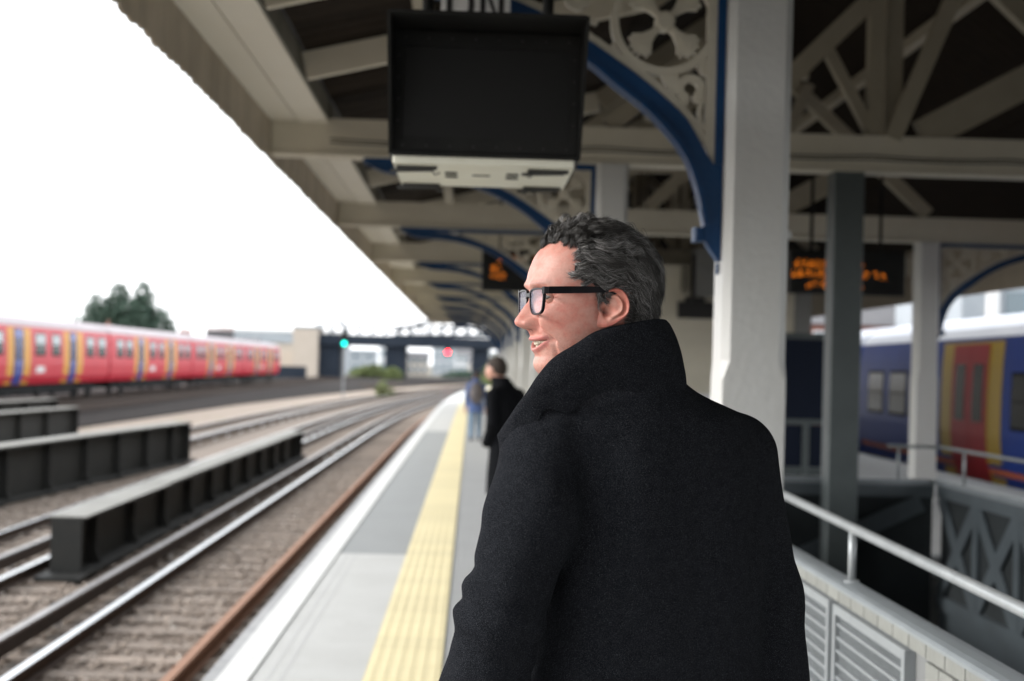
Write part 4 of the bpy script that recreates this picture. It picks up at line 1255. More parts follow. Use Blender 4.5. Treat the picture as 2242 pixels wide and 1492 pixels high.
# ---- materials for people
def attr_skin():
    m = mat('skin', (0.5,0.3,0.22), 0.47, bump=0.11, bscale=900, spec=0.40, sss=0.06)
    n, l = m.node_tree.nodes, m.node_tree.links
    a = n.new("ShaderNodeVertexColor"); a.layer_name = 'tone'
    r_ = n.new("ShaderNodeTexNoise"); r_.inputs['Scale'].default_value = 62; r_.inputs['Detail'].default_value = 5
    g0 = n.new("ShaderNodeNewGeometry"); l.new(g0.outputs['Position'], r_.inputs['Vector'])
    rr_ = n.new("ShaderNodeValToRGB"); rr_.color_ramp.elements[0].position = .42; rr_.color_ramp.elements[1].position = .72
    rr_.color_ramp.elements[0].color = (1,1,1,1); rr_.color_ramp.elements[1].color = (.96,.60,.56,1)
    l.new(r_.outputs['Fac'], rr_.inputs['Fac'])
    t = n.new("ShaderNodeTexNoise"); t.inputs['Scale'].default_value = 240; t.inputs['Detail'].default_value = 4
    g = n.new("ShaderNodeNewGeometry"); l.new(g.outputs['Position'], t.inputs['Vector'])
    mr = n.new("ShaderNodeMapRange"); mr.inputs['To Min'].default_value = .84; mr.inputs['To Max'].default_value = 1.14
    l.new(t.outputs['Fac'], mr.inputs['Value'])
    hs = n.new("ShaderNodeHueSaturation"); mm = n.new('ShaderNodeMix'); mm.data_type = 'RGBA'; mm.blend_type = 'MULTIPLY'; mm.inputs['Factor'].default_value = .8
    l.new(a.outputs['Color'], mm.inputs[6]); l.new(rr_.outputs['Color'], mm.inputs[7]); l.new(mm.outputs[2], hs.inputs['Color']); l.new(mr.outputs[0], hs.inputs['Value'])
    l.new(hs.outputs[0], n["Principled BSDF"].inputs['Base Color'])
    return m
M['skin'] = attr_skin()
M['wool'] = mat('black_wool', (0.0145, 0.0156, 0.0190), 0.95, c2=(0.0070, 0.0076, 0.0096), nscale=60, namt=1.0, bump=0.45, bscale=2300, spec=0.02, sheen=0.0, spots=(1300, 0.585, (0.085, 0.089, 0.099)))
M['wool2'] = mat('black_cloth', (0.007, 0.0075, 0.009), 0.95, spec=0.08)
M['trousers'] = mat('charcoal_trousers', (0.03, 0.03, 0.033), 0.9)
M['leather'] = mat('black_leather', (0.012, 0.011, 0.010), 0.4)
M['jeans'] = mat('blue_jeans', (0.11, 0.18, 0.27), 0.9, c2=(0.15, 0.23, 0.32), nscale=9)
M['jacket'] = mat('blue_jacket', (0.07, 0.115, 0.27), 0.85, c2=(0.055, 0.09, 0.215), nscale=9)
M['pack'] = mat('grey_backpack', (0.07, 0.065, 0.07), 0.8, c2=(0.14, 0.12, 0.12), nscale=14)
M['shorthair'] = mat('short_dark_hair', (0.035, 0.024, 0.018), 0.8, bump=0.5, bscale=200)
M['teeth'] = mat('teeth', (0.66, 0.60, 0.48), 0.3, c2=(0.58,0.51,0.39), nscale=200)
M['mouth'] = mat('mouth_inside', (0.07, 0.018, 0.016), 0.6)
M['eyewhite'] = mat('eye_white', (0.62, 0.56, 0.52), 0.25)
M['iris'] = mat('iris', (0.035, 0.026, 0.018), 0.15)

# ================================================================ THE MAN
PX, PY = 0.28, 2.34
man = None
HX, HY, HZ, HA = 0.186, 2.28, 1.743, R(15)
hc, hsn = math.cos(HA), math.sin(HA)
def H2W(f, l, b):
    f, l, b = np.asarray(f), np.asarray(l), np.asarray(b)
    return np.stack([HX-f*hc+l*hsn-PX, HY-f*hsn-l*hc-PY, HZ+b+0*f], -1)

tab = np.array([
 (-.235,.010,-.060,.045,1.0),(-.17,.012,-.066,.046,1.0),(-.135,.030,-.080,.061,1.0),(-.116,.058,-.083,.0635,1.15),(-.105,.0790,-.084,.0635,1.35),
 (-.0976,.0868,-.085,.064,1.42),(-.0904,.0900,-.086,.065,1.42),(-.083,.0898,-.087,.0655,1.36),(-.0756,.0888,-.088,.066,1.26),
 (-.055,.0925,-.091,.068,1.08),(-.0335,.0975,-.095,.0700,.96),(-.012,.0980,-.100,.0718,.87),(.0119,.0965,-.102,.0730,.82),
 (.0252,.0990,-.104,.0742,.80),(.0317,.1030,-.104,.0748,.79),(.0448,.1030,-.105,.0758,.77),(.0713,.0962,-.103,.0755,.77),
 (.0922,.0850,-.094,.0690,.82),(.108,.0680,-.080,.0570,.9),(.121,.0470,-.060,.0400,1.0),(.130,.0180,-.036,.0200,1.0),(.1335,-.009,-.010,.0008,1.0)])
def smooth_interp(b, k):
    x, y = tab[:,0], tab[:,k]
    m = np.gradient(y, x)
    i = np.clip(np.searchsorted(x, b)-1, 0, len(x)-2)
    h_ = x[i+1]-x[i]; t = (b-x[i])/h_
    return (2*t**3-3*t**2+1)*y[i]+(t**3-2*t**2+t)*h_*m[i]+(-2*t**3+3*t**2)*y[i+1]+(t**3-t**2)*h_*m[i+1]
nos = np.array([(.030,.0,.008),(.0216,.0040,.0085),(.0119,.0062,.0085),(.0018,.0138,.0100),(-.0109,.0208,.0118),(-.0180,.0255,.0132),(-.0225,.0268,.0140),(-.0262,.0258,.0145),(-.0300,.0215,.0150),(-.0325,.0150,.0150),(-.0345,.0075,.0140),(-.0375,.0045,.009),(-.0400,.0040,.006),(-.046,.002,.005),(-.050,0,.005)])[::-1]
def G(x, s): return np.exp(-(x/s)**2)
def seg(l, b, p, q):
    p, q = np.array(p), np.array(q); d = q-p
    t = np.clip(((l-p[0])*d[0]+(b-p[1])*d[1])/(d@d), 0, 1)
    return np.hypot(l-p[0]-t*d[0], b-p[1]-t*d[1]), t
def mouth_open(l):
    k = np.clip(1-(l/.0345)**2, 0, 1)
    bc = -.0575+.0080*(l/.0345)**2
    return bc, .0052*k**.9, k
def head_delta(l, b):
    L = np.abs(l)
    N = np.interp(b, nos[:,0], nos[:,1]); wn = np.interp(b, nos[:,0], nos[:,2])
    d = N*np.exp(-(L/(wn*1.06))**np.where(b < -.012, 2.9, 2.2))
    d += .0120*G(L-.0180,.0056)*G(b+.0235,.0080)            # alae
    d -= .0050*G(L-.0262,.0036)*G(b+.0225,.0090)            # crease round the ala
    d -= .0070*G(L-.0078,.0036)*G(b+.0335,.0026)            # nostrils
    d -= .0120*G(L-.0325,.0150)*G(b-.0170,.0115)            # eye socket
    d -= .0040*G(L-.0170,.0070)*G(b-.0200,.0100)
    d += .0042*G(L-.0240,.0160)*G(b-.0370,.0065)            # brow
    d += .0060*G(L-.0440,.0150)*G(b+.0080,.0150)            # cheek bone
    d += .0060*G(L-.0370,.0110)*G(b+.0240,.0140)            # smiling cheek
    s, t = seg(L, b, (.0215,-.0190), (.0410,-.0500))
    d -= .0046*G(s,.0033)*(.5+.5*t)                       # nasolabial fold
    s, t = seg(L, b, (.0425,-.0530), (.0405,-.0900))
    d -= .0042*G(s,.0030)*(1-.3*t)                          # smile crease
    d += .0018*G(L-.044,.005)*G(b+.062,.016)
    for q in range(3):                                      # crow's feet, bag under the eye
        s, t = seg(L, b, (.0475,.0195-.004*q), (.0570,.0225-.009*q)); d -= .0008*G(s,.0013)
    s, t = seg(L, b, (.0250,.0040), (.0440,.0085)); d -= .0018*G(s,.0022)
    s, t = seg(L, b, (.0280,-.0005), (.0470,.0035)); d -= .0008*G(s,.0016)
    bc, hh, k = mouth_open(L)
    kk = np.clip(1-(L/.0375)**2, 0, 1)**.6
    up_ = b-(bc+hh); lo_ = (bc-hh)-b
    d += .0050*kk*np.exp(-((up_-.0028)/.0036)**2)*(up_ > -.0005)
    d += .0045*kk*np.exp(-((lo_-.0036)/.0046)**2)*(lo_ > -.0005)
    inside = np.clip(np.minimum(-up_, -lo_)/.0012, 0, 1)*(L < .0345)
    d -= .0150*inside
    d -= .0050*G(L-.0370,.0045)*G(b+.0495,.0050)            # mouth corner
    d -= .0020*G(L,.02)*G(b+.0765,.0035)
    return d
bl_ = np.concatenate([np.linspace(-.235,-.112,22,endpoint=False), np.linspace(-.112,.050,205,endpoint=False), np.linspace(.050,.120,46,endpoint=False), .120+.0135*np.sin(np.linspace(0,PI/2,14))])
NT = 360
# dense sampling towards the face
u_ = np.linspace(-1, 1, NT, endpoint=False)
th = PI*np.sign(u_)*np.abs(u_)**1.35
Bg, Tg = np.meshgrid(bl_, th, indexing='ij')
Fg, Kg, Wg, Pg = (smooth_interp(Bg, k) for k in (1,2,3,4))
cth, sth = np.cos(Tg), np.sin(Tg)
f0 = np.where(cth > 0, np.maximum(Fg,-.02), 0)*np.abs(cth)**Pg + np.where(cth < 0, Kg, 0)*np.abs(cth)**.9
l0 = Wg*np.sign(sth)*np.abs(sth)**.92
wf = np.clip(cth*3, 0, 1)
f1 = f0 + head_delta(l0, Bg)*wf
# the side of the cheek and jaw
l1 = l0*(1 + .02*G(Bg+.01,.02)*G(np.abs(sth)-.7,.25) - .17*G(f0+.005,.016)*G(Bg,.022))
hv = H2W(f1, l1, Bg).reshape(-1,3)
nr, nt = Bg.shape
ii, jj = np.meshgrid(np.arange(nr-1), np.arange(nt), indexing='ij')
hf = np.stack([ii*nt+jj, ii*nt+(jj+1)%nt, (ii+1)*nt+(jj+1)%nt, (ii+1)*nt+jj], -1).reshape(-1,4)
FL, LL, BB = f1.ravel(), l1.ravel(), Bg.ravel()
AL = np.abs(LL)
tone = np.tile(np.array([.55,.272,.218]), (len(hv),1))
def blend(mask, c):
    global tone
    tone = tone*(1-mask[:,None]) + np.array(c)*mask[:,None]
front = (FL > .03)
blend(.55*G(BB+.0200,.016)*G(AL,.020)*(FL > .085), (.58,.235,.185))             # nose
blend(.50*G(AL-.050,.022)*G(BB+.012,.026)*front, (.57,.235,.185))               # cheek
blend(.45*G(BB-.062,.03)*(FL > .02), (.54,.295,.240))                           # forehead
blend(.32*np.clip((-.030-BB)/.02,0,1)*(FL > -.01), (.44,.27,.22))             # beard shadow
bc, hh, k_ = mouth_open(AL)
lipm = np.clip(1.15-np.abs(np.where(BB > bc, (BB-bc-hh-.0026)/.0040, (bc-hh-BB-.0040)/.0052)), 0, 1)**.5*(AL < .0355)*front
blend(.85*np.nan_to_num(lipm), (.43,.150,.135))
blend(1.0*(np.minimum(bc+hh-BB, BB-bc+hh) > .0004)*(AL < .0340)*front, (.055,.013,.012))
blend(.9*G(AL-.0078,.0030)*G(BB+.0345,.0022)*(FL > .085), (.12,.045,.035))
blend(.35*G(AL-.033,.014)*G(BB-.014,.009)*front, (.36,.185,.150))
s_, t_ = seg(AL, BB, (.0140,.0385), (.0480,.0400))
brow = G(s_,.0045)*front*np.clip(lattice_noise(hv,300,3)*.5+.8,0,1)
blend(.42*brow, (.045,.032,.025))
stub = (lattice_noise(hv, 900, 5) > .45)*np.clip((-.036-BB)/.02,0,1)*(FL > .0)
blend(.30*stub, (.12,.09,.08))

# ear (left; the right one is its mirror)
eo = np.array([(.0085,.006),(.0080,.016),(.0052,.0246),(-.003,.0302),(-.0112,.0325),(-.0200,.0302),(-.0270,.0228),(-.0312,.0116),(-.0315,.0020),(-.0298,-.0065),(-.0238,-.0140),(-.0160,-.0200),(-.0075,-.0255),(.0005,-.0285),(.0080,-.0288),(.0120,-.0245),(.0108,-.0155),(.0085,-.0060)])
NE, NRr = 96, 34
ang_c = np.array([-.008,.003])
def closed_spline(P, n):
    m = len(P); t = np.linspace(0, m, n, endpoint=False); out = []
    for q in t:
        i = int(q); u = q-i
        p0,p1,p2,p3 = P[(i-1)%m],P[i%m],P[(i+1)%m],P[(i+2)%m]
        out.append(.5*((2*p1)+(-p0+p2)*u+(2*p0-5*p1+4*p2-p3)*u*u+(-p0+3*p1-3*p2+p3)*u**3))
    return np.array(out)
EO = closed_spline(eo, NE)
rho = np.linspace(.0004, 1, NRr)
ev = []; et = []
for r_ in rho:
    P = ang_c + r_*(EO-ang_c)
    ff, bb = P[:,0], P[:,1]
    back = np.clip((.004-ff)/.02, 0, 1)
    top = np.clip((bb+.018)/.012, 0, 1)
    h_ = .0750 + .50*np.clip(.006-ff, 0, 1)
    rim = np.clip(back+np.clip((bb-.012)/.01,0,1), 0, 1)*top
    h_ = h_ + rim*(.0040*G(r_-.91,.085) - .0042*G(r_-.73,.080) + .0036*G(r_-.54,.10))
    h_ = h_ - .0130*G(ff+.0012,.0070)*G(bb+.0030,.0095) - .0060*G(ff+.0050,.0055)*G(bb-.0180,.0060)
    h_ = h_ + .0040*G(ff-.0060,.0030)*G(bb+.0060,.0042) + .0024*G(ff+.0060,.0040)*G(bb+.0145,.0040)
    h_ = h_ + .0020*G(ff-.003,.006)*G(bb+.0240,.0045)
    front_in = np.clip((ff+.001)/.009, 0, 1)
    h_ = h_ - .0055*front_in*np.clip((r_-.6)/.4,0,1)
    ev.append(np.stack([ff, h_, bb], -1))
    c_ = np.tile(np.array([.56,.27,.205]), (NE,1))
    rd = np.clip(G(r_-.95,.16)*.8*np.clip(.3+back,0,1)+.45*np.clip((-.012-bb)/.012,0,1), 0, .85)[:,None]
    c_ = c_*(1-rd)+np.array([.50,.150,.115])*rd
    dk = (.80*G(ff-.0000,.0055)*G(bb+.0045,.0070)+.35*G(ff+.0050,.0045)*G(bb-.0180,.0055))[:,None]  # hollows of the ear get their shade painted into the tone
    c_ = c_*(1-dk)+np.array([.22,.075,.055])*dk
    et.append(c_)
for q, off in ((1.015,-.0022),(1.0,-.0048),(.93,-.0075),(.80,-.016)):
    P = ang_c + q*(EO-ang_c)
    b_ = ev[NRr-1].copy(); b_[:,0] = P[:,0]; b_[:,2] = P[:,1]; b_[:,1] += off
    ev.append(b_); et.append(et[NRr-1])
ev = np.array(ev); et = np.array(et)
ne_r = ev.shape[0]
ii, jj = np.meshgrid(np.arange(ne_r-1), np.arange(NE), indexing='ij')
ef = np.stack([ii*NE+jj, (ii+1)*NE+jj, (ii+1)*NE+(jj+1)%NE, ii*NE+(jj+1)%NE], -1).reshape(-1,4)
evf = ev.reshape(-1,3); etf = et.reshape(-1,3)
e1 = H2W(evf[:,0], evf[:,1], evf[:,2]); e2 = H2W(evf[:,0], -evf[:,1], evf[:,2])

# hands, joined into the same body mesh
def hand_sdf(side, wrist, down, palm_n, h=.0028):
    # a relaxed hand with four unequal, bent fingers and a thumb
    down = np.array(down)/np.linalg.norm(down); pn = np.array(palm_n); pn = pn-down*(pn@down); pn /= np.linalg.norm(pn)
    sd_ = np.cross(down, pn)*side
    w = np.array(wrist)
    def P(a, s, n): return w+down*a+sd_*s+pn*n
    lo = w-.13; hi = w+.13+down*.12
    lo = np.minimum(lo, w+down*.24-.10); hi = np.maximum(hi, w+.1)
    p, o = grid(lo, hi, h)
    d = cap(p, P(-.06,0,0), P(.0,0,0), .029, .026)
    for s, a in ((-.030,.085),(-.010,.092),(.010,.090),(.028,.080)):
        d = smin(d, cap(p, P(.012,s*.6,0), P(a,s,0.004), .017, .0115), .012)
    for s, a, L in ((-.030,.085,.060),(-.010,.092,.072),(.010,.090,.078),(.029,.081,.069)):
        k1 = P(a,s,.004); k2 = P(a+L*.45,s*1.02,.012); k3 = P(a+L*.75,s*1.02,.026); k4 = P(a+L*.93,s*1.0,.042)
        f_ = np.minimum(np.minimum(cap(p,k1,k2,.0100,.0090), cap(p,k2,k3,.0090,.0082)), cap(p,k3,k4,.0082,.0068))
        d = smin(d, f_, .004)
    t1, t2, t3, t4 = P(.02,.026,.006), P(.055,.046,.018), P(.083,.050,.026), P(.105,.047,.034)
    f_ = np.minimum(np.minimum(cap(p,t1,t2,.015,.0115), cap(p,t2,t3,.0112,.0098)), cap(p,t3,t4,.0098,.0078))
    d = smin(d, f_, .007)
    return surface_nets(d, o, h)
hr_v, hr_f = hand_sdf(1, (.548,2.36,.975), (.02,-.06,-1), (-1,.1,0))
hr_v = hr_v-np.array([PX,PY,0])
allv = [hv, e1, e2, hr_v]; allf = [hf, ef, ef[:,::-1], hr_f]
tones = [tone, etf, etf, np.tile(np.array([.47,.25,.185]), (len(hr_v),1))]
# the arm inside the sleeve ties the head and neck to the hand: one continuous body
path_ = [((.245,2.32,1.50),.050),((.30,2.34,1.47),.055),((.44,2.40,1.49),.045),((.505,2.43,1.27),.036),((.540,2.375,1.02),.028),((.548,2.362,.985),.012)]
ring0 = hv[:nt]; ringc = ring0.mean(0)
dirs = ring0-ringc; dirs /= np.linalg.norm(dirs, axis=1, keepdims=True)
arm_v = []
for (c_, r_) in path_: arm_v.append(np.array(c_)-np.array([PX,PY,0])+dirs*r_)
arm_v = np.concatenate(arm_v)
off = 0; VV = []; FF = []
for v_, f_ in zip(allv, allf):
    VV.append(v_); FF.append(f_+off); off += len(v_)
jn = np.arange(nt); jq = (jn+1) % nt
prev_ = jn.copy()
for k_i in range(len(path_)):
    cur_ = off+k_i*nt+jn
    FF.append(np.stack([prev_, cur_, cur_[jq], prev_[jq]], 1)); prev_ = cur_
VV.append(arm_v)
hb0 = len(hv)+2*len(e1)
tgt = hb0+np.argsort(np.linalg.norm(hr_v-arm_v[-nt:].mean(0), axis=1))[:2]
FF.append(np.stack([prev_, np.full(nt, tgt[0]), np.full(nt, tgt[1]), prev_[jq]], 1))
tones.append(np.tile(np.array([.47,.25,.185]), (len(arm_v),1)))
man = np_mesh('person', np.concatenate(VV), np.concatenate(FF), M['skin'], None)
man.location = (PX, PY, 0)
tag(man, 'smiling man in black wool overcoat and glasses standing on the platform, seen from behind', 'person')
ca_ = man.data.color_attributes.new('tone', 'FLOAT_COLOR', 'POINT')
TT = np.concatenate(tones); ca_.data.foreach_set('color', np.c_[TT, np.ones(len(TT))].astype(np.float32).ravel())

# teeth: an upper row and a hint of the lower one
def teeth(name, bm, hgt, fr, n, w, curve):
    m = MB()
    for k in range(n):
        s = (k-(n-1)/2)*w
        L0, L1 = s-w*.47, s+w*.47
        def pt(l, b, dep):
            f = fr - curve*l*l - dep
            return H2W(np.array(f), np.array(l), np.array(b))
        hh_ = hgt*(1.0 if abs(s) < .012 else .88)
        b0 = bm + .0045*(s/.0275)**2
        vs = [pt(L0,b0,.0), pt(L1,b0,.0), pt(L1-.0004,b0-hh_,.0004), pt(L0+.0004,b0-hh_,.0004), pt((L0+L1)/2,b0,-.0009), pt((L0+L1)/2,b0-hh_,-.0003), pt(L0,b0,.006), pt(L1,b0,.006), pt(L1,b0-hh_,.006), pt(L0,b0-hh_,.006)]
        m.add(vs, [(0,4,5,3),(4,1,2,5),(3,5,2,8,9),(0,3,9,6),(1,7,8,2),(6,7,1,4,0)])
    return m.build(name, M['teeth'], man, smooth=False)
teeth('upper_teeth', -.0498, .0078, .0905, 11, .0061, 18)
teeth('lower_teeth', -.0590, .0042, .0870, 10, .0052, 18)

# eyes
for s in (-1, 1):
    def sph(name, m, c, r, n=20, cut=None, sc=(1,1,1)):
        vs = []; fs = []
        for i in range(n+1):
            a = PI*i/n
            for j in range(2*n):
                b = PI*j/n
                q = np.array([math.cos(a)*sc[0], math.sin(a)*math.cos(b)*sc[1], math.sin(a)*math.sin(b)*sc[2]])*r
                vs.append(H2W(np.array(c[0]+q[0]), np.array(c[1]+q[1]), np.array(c[2]+q[2])))
        for i in range(n):
            for j in range(2*n):
                if cut is None or cut(PI*(i+.5)/n, PI*(j+.5)/n):
                    fs.append((i*2*n+j, i*2*n+(j+1)%(2*n), (i+1)*2*n+(j+1)%(2*n), (i+1)*2*n+j))
        m_ = MB(); m_.add(vs, fs)
        return m_.build(name, m, man, smooth=True, fix=False)
    ec = (.0735, s*.0325, .0165)
    eb = sph('eye', M['eyewhite'], ec, .0120, 40)
    ga = .62*s
    ir = sph('iris', M['iris'], ec, .01235, 60, cut=lambda a, b: math.cos(a)*math.cos(ga)+math.sin(a)*math.cos(b)*math.sin(ga) > .885)
    ir.parent = eb
    # lids: shells that leave the slit of the eye open
    def lid(a, b):
        x, y, z = math.cos(a), math.sin(a)*math.cos(b), math.sin(a)*math.sin(b)
        return x > -.3 and (z > .30*(1-(y/.93)**2) or z < -.36*(1-(y/.93)**2))
    ld = sph('eyelid', M['skin'], (ec[0]+.0002, ec[1], ec[2]), .0134, 96, lid)
    cl_ = ld.data.color_attributes.new('tone', 'FLOAT_COLOR', 'POINT')
    cl_.data.foreach_set('color', np.tile(np.array([.42,.215,.165,1], dtype=np.float32), len(ld.data.vertices)))

# spectacles
gl = None
def hw(f, l, b):
    return Vector(H2W(np.array(float(f)), np.array(float(l)), np.array(float(b))))
def gf(l): return .1042 - .95*l*l
def rim_outline(s, grow):
    pts = []
    P = np.array([(.0095,.0165),(.0105,.0235),(.0160,.0270),(.0300,.0278),(.0480,.0278),(.0600,.0265),(.0632,.0220),(.0628,.0090),(.0600,-.0020),(.0530,-.0078),(.0400,-.0092),(.0260,-.0086),(.0165,-.0030),(.0108,.0075)])
    c = np.array([.036,.010])
    Q = closed_spline(P, 48)
    d = Q-c
    Q = c+d*(1+grow/np.linalg.norm(d,axis=1,keepdims=True))
    return [(s*q[0], q[1]) for q in Q]
sp = MB()
for s in (-1, 1):
    o_, i_ = rim_outline(s, .0027), rim_outline(s, 0)
    n_ = len(o_); vs = []
    for pts, df in ((o_,.0),(i_,.0),(o_,-.0045),(i_,-.0045)):
        vs += [hw(gf(p[0])+df, p[0], p[1]) for p in pts]
    fs = []
    for k in range(n_):
        q = (k+1)%n_
        fs += [(k,q,n_+q,n_+k),(2*n_+k,3*n_+k,3*n_+q,2*n_+q),(k,2*n_+k,2*n_+q,q),(n_+k,n_+q,3*n_+q,3*n_+k)]
    sp.add(vs, fs)
# bridge and end pieces
bp = [(-.0105,.0235),(.0105,.0235),(.0105,.0150),(.0045,.0178),(-.0045,.0178),(-.0105,.0150)]
vs = [hw(gf(p[0])+.0005, p[0], p[1]) for p in bp]+[hw(gf(p[0])-.005, p[0], p[1]) for p in bp]
sp.add(vs, [tuple(range(6)), tuple(range(11,5,-1))]+[(k,(k+1)%6,(k+1)%6+6,k+6) for k in range(6)])
for s in (-1, 1):
    vs = []
    for f_, l_ in ((gf(.062)+.0005,.0615),(gf(.066)-.0005,.0690),(gf(.066)-.010,.0735),(gf(.066)-.010,.0700),(gf(.062)-.0055,.0620)):
        for b_ in (.0205,.0312): vs.append(hw(f_, s*l_, b_))
    sp.add(vs, [(0,2,4,6,8),(1,9,7,5,3)]+[(2*k,2*k+1,(2*k+3)%10,(2*k+2)%10) for k in range(5)])
gl = sp.build('spectacles', M['black_gloss'], man)
for s in (-1, 1):
    tp = MB(); vs = []
    prof_ = [(.0935,.0720,.0203,.0314),(.060,.0775,.0218,.0328),(.030,.0800,.0235,.0338),(.004,.0805,.0255,.0335),(-.010,.0800,.0240,.0310),(-.024,.0790,.0110,.0180),(-.031,.0780,-.001,.006)]
    for f_, l_, b0, b1 in prof_:
        for dl in (-.0012,.0016):
            for b_ in (b0,b1): vs.append(hw(f_, s*(l_+dl), b_))
    fs = [(0,1,3,2)]
    for k in range(len(prof_)-1):
        o = 4*k
        fs += [(o,o+1,o+5,o+4),(o+2,o+6,o+7,o+3),(o,o+4,o+6,o+2),(o+1,o+3,o+7,o+5)]
    fs.append((4*len(prof_)-4,4*len(prof_)-2,4*len(prof_)-1,4*len(prof_)-3))
    tp.add(vs, fs); tp.build('temple_arm', M['black_gloss'], gl)
    lm = MB(); q = rim_outline(s, .0005)
    vs = [hw(gf(p[0])-.0016, p[0], p[1]) for p in q]+[hw(gf(.036)-.0008, s*.036, .010)]
    lm.add(vs, [(k,(k+1)%48,48) for k in range(48)])
    lm.build('lens', M['lens'] if 'lens' in M else M.setdefault('lens', glassy('spectacle_lens', (.70,.68,.85), .02, .20)), gl, smooth=True)

# ---------------------------------------------------------------- hair
hbm = BVHTree.FromPolygons([Vector(v) for v in hv], [tuple(int(i) for i in f) for f in hf])
hpoly = np.array([(.0855,.0935),(.0780,.0985),(.0690,.1000),(.0575,.0935),(.0535,.0800),(.0545,.0650),(.0625,.0520),(.0560,.0430),(.0480,.0370),(.0270,.0300),(.0200,.0210),(.0100,.0130),(.0030,.0060),(-.0010,.0080),(.0010,.0250),(-.0090,.0345),(-.0220,.0325),(-.0330,.0200),(-.0345,.0050),(-.0330,-.0100),(-.0290,-.0250),(-.0330,-.0500),(-.0500,-.0650),(-.20,-.0650),(-.20,.25),(.0855,.25)])
def inpoly(x, y, P):
    c = np.zeros(x.shape, bool); n = len(P); j = n-1
    for i in range(n):
        xi, yi = P[i]; xj, yj = P[j]
        m = ((yi > y) != (yj > y)) & (x < (xj-xi)*(y-yi)/(yj-yi+1e-12)+xi)
        c ^= m; j = i
    return c
jit = lattice_noise(hv, 190, 11)*.0035
hm = inpoly(FL+jit, BB+jit*.7, hpoly).reshape(nr, nt)
hm_in = hm & inpoly(FL+.0115+jit, BB-.0045+jit, hpoly).reshape(nr, nt)
fm = (hm[:-1,:] & hm[1:,:] & np.roll(hm,-1,1)[:-1,:] & np.roll(hm,-1,1)[1:,:])
fm_in = (hm_in[:-1,:] & hm_in[1:,:] & np.roll(hm_in,-1,1)[:-1,:] & np.roll(hm_in,-1,1)[1:,:])
fsel = hf.reshape(nr-1, nt, 4)[fm_in]
# under-layer of hair: the haired scalp, puffed out a little
cap_v = hv.copy()
ctr = H2W(np.array(-.005), np.array(0.0), np.array(.035))
nrm_ = hv-ctr; nrm_ /= np.linalg.norm(nrm_, axis=1, keepdims=True)
edge = np.clip((lattice_noise(hv, 60, 4)+1)*.5, 0, 1)
cap_v += nrm_*(.0030+.0040*edge[:,None])
used = np.unique(fsel); rmap = -np.ones(len(hv), int); rmap[used] = np.arange(len(used))
M['hair_base'] = mat('hair_underlayer', (0.020, 0.018, 0.017), 0.7, c2=(0.035,0.033,0.031), nscale=260, namt=1.0, bump=0.8, bscale=300)
hair = np_mesh('hair', cap_v[used], rmap[fsel], M['hair_base'], man)

def hair_mat(name, cols):
    m = bpy.data.materials.new(name); m.use_nodes = True
    n, l = m.node_tree.nodes, m.node_tree.links
    b = n["Principled BSDF"]; b.inputs['Roughness'].default_value = .42; b.inputs['Specular IOR Level'].default_value = .55
    hi = n.new("ShaderNodeHairInfo"); rp = n.new("ShaderNodeValToRGB")
    rp.color_ramp.interpolation = 'LINEAR'
    e = rp.color_ramp.elements
    e[0].position, e[0].color = cols[0][0], (*cols[0][1], 1)
    e[1].position, e[1].color = cols[-1][0], (*cols[-1][1], 1)
    for p_, c_ in cols[1:-1]:
        q = e.new(p_); q.color = (*c_, 1)
    l.new(hi.outputs['Random'], rp.inputs['Fac']); l.new(rp.outputs['Color'], b.inputs['Base Color'])
    return m
M['hair'] = hair_mat('greying_hair', [(0,(.018,.015,.013)),(.40,(.045,.040,.036)),(.62,(.14,.132,.127)),(.80,(.34,.33,.325)),(1,(.66,.65,.64))])
M['hair_dark'] = hair_mat('dark_hair', [(0,(.008,.0065,.0055)),(.62,(.020,.017,.015)),(.86,(.060,.054,.049)),(1,(.26,.25,.24))])

def flow(f, l, b):
    # combing direction in head space (forward, left, up)
    sgn = 1 if l >= 0 else -1
    L = abs(l)
    if b > .088 and f > -.02 and L < .062:            # top: brushed up and back
        return np.array([-1.0+.5*min(1,(f+.02)/.1), sgn*.15, .25])
    if b < .032 and f > -.005: return np.array([-.55, 0, -.9])   # sideburns
    if f > -.02:                                       # sides: swept back, slightly down
        return np.array([-1.0, 0, -.10-.35*max(0,min(1,(b-.045)/.05))])
    t = min(1.0, (-.02-f)/.08)
    return np.array([-1.0+.75*t, -sgn*.15*t, -.35-.55*t])
def h2wdir(d): return np.array([-d[0]*hc+d[1]*hsn, -d[0]*hsn-d[1]*hc, d[2]])
cand = np.argwhere(fm)
cz = hv[hf.reshape(nr-1, nt, 4)[cand[:,0], cand[:,1]]].mean(1)
q4 = hv[hf.reshape(nr-1, nt, 4)[cand[:,0], cand[:,1]]]
area = np.linalg.norm(np.cross(q4[:,2]-q4[:,0], q4[:,3]-q4[:,1]), axis=1)
cf = FL[hf.reshape(nr-1, nt, 4)[cand[:,0], cand[:,1], 0]]; cl2 = LL[hf.reshape(nr-1, nt, 4)[cand[:,0], cand[:,1], 0]]; cb = BB[hf.reshape(nr-1, nt, 4)[cand[:,0], cand[:,1], 0]]
wgt = area*np.where(cl2 > -.03, 1.0, .4)
wgt /= wgt.sum()
NG = 2200
pick = rng.choice(len(cand), NG, p=wgt, replace=False)
NSTEP = 16
guides = np.zeros((NG, NSTEP, 3)); gtop = np.zeros(NG)
roots = cz[pick]
NL = 330
lock_c = roots[rng.choice(NG, NL, replace=False)]
lock_id = np.argmin(((roots[:,None,:]-lock_c[None])**2).sum(-1), axis=1)
lk = rng.random((NL, 6))
lockn = lattice_noise(lock_c, 26, 21)
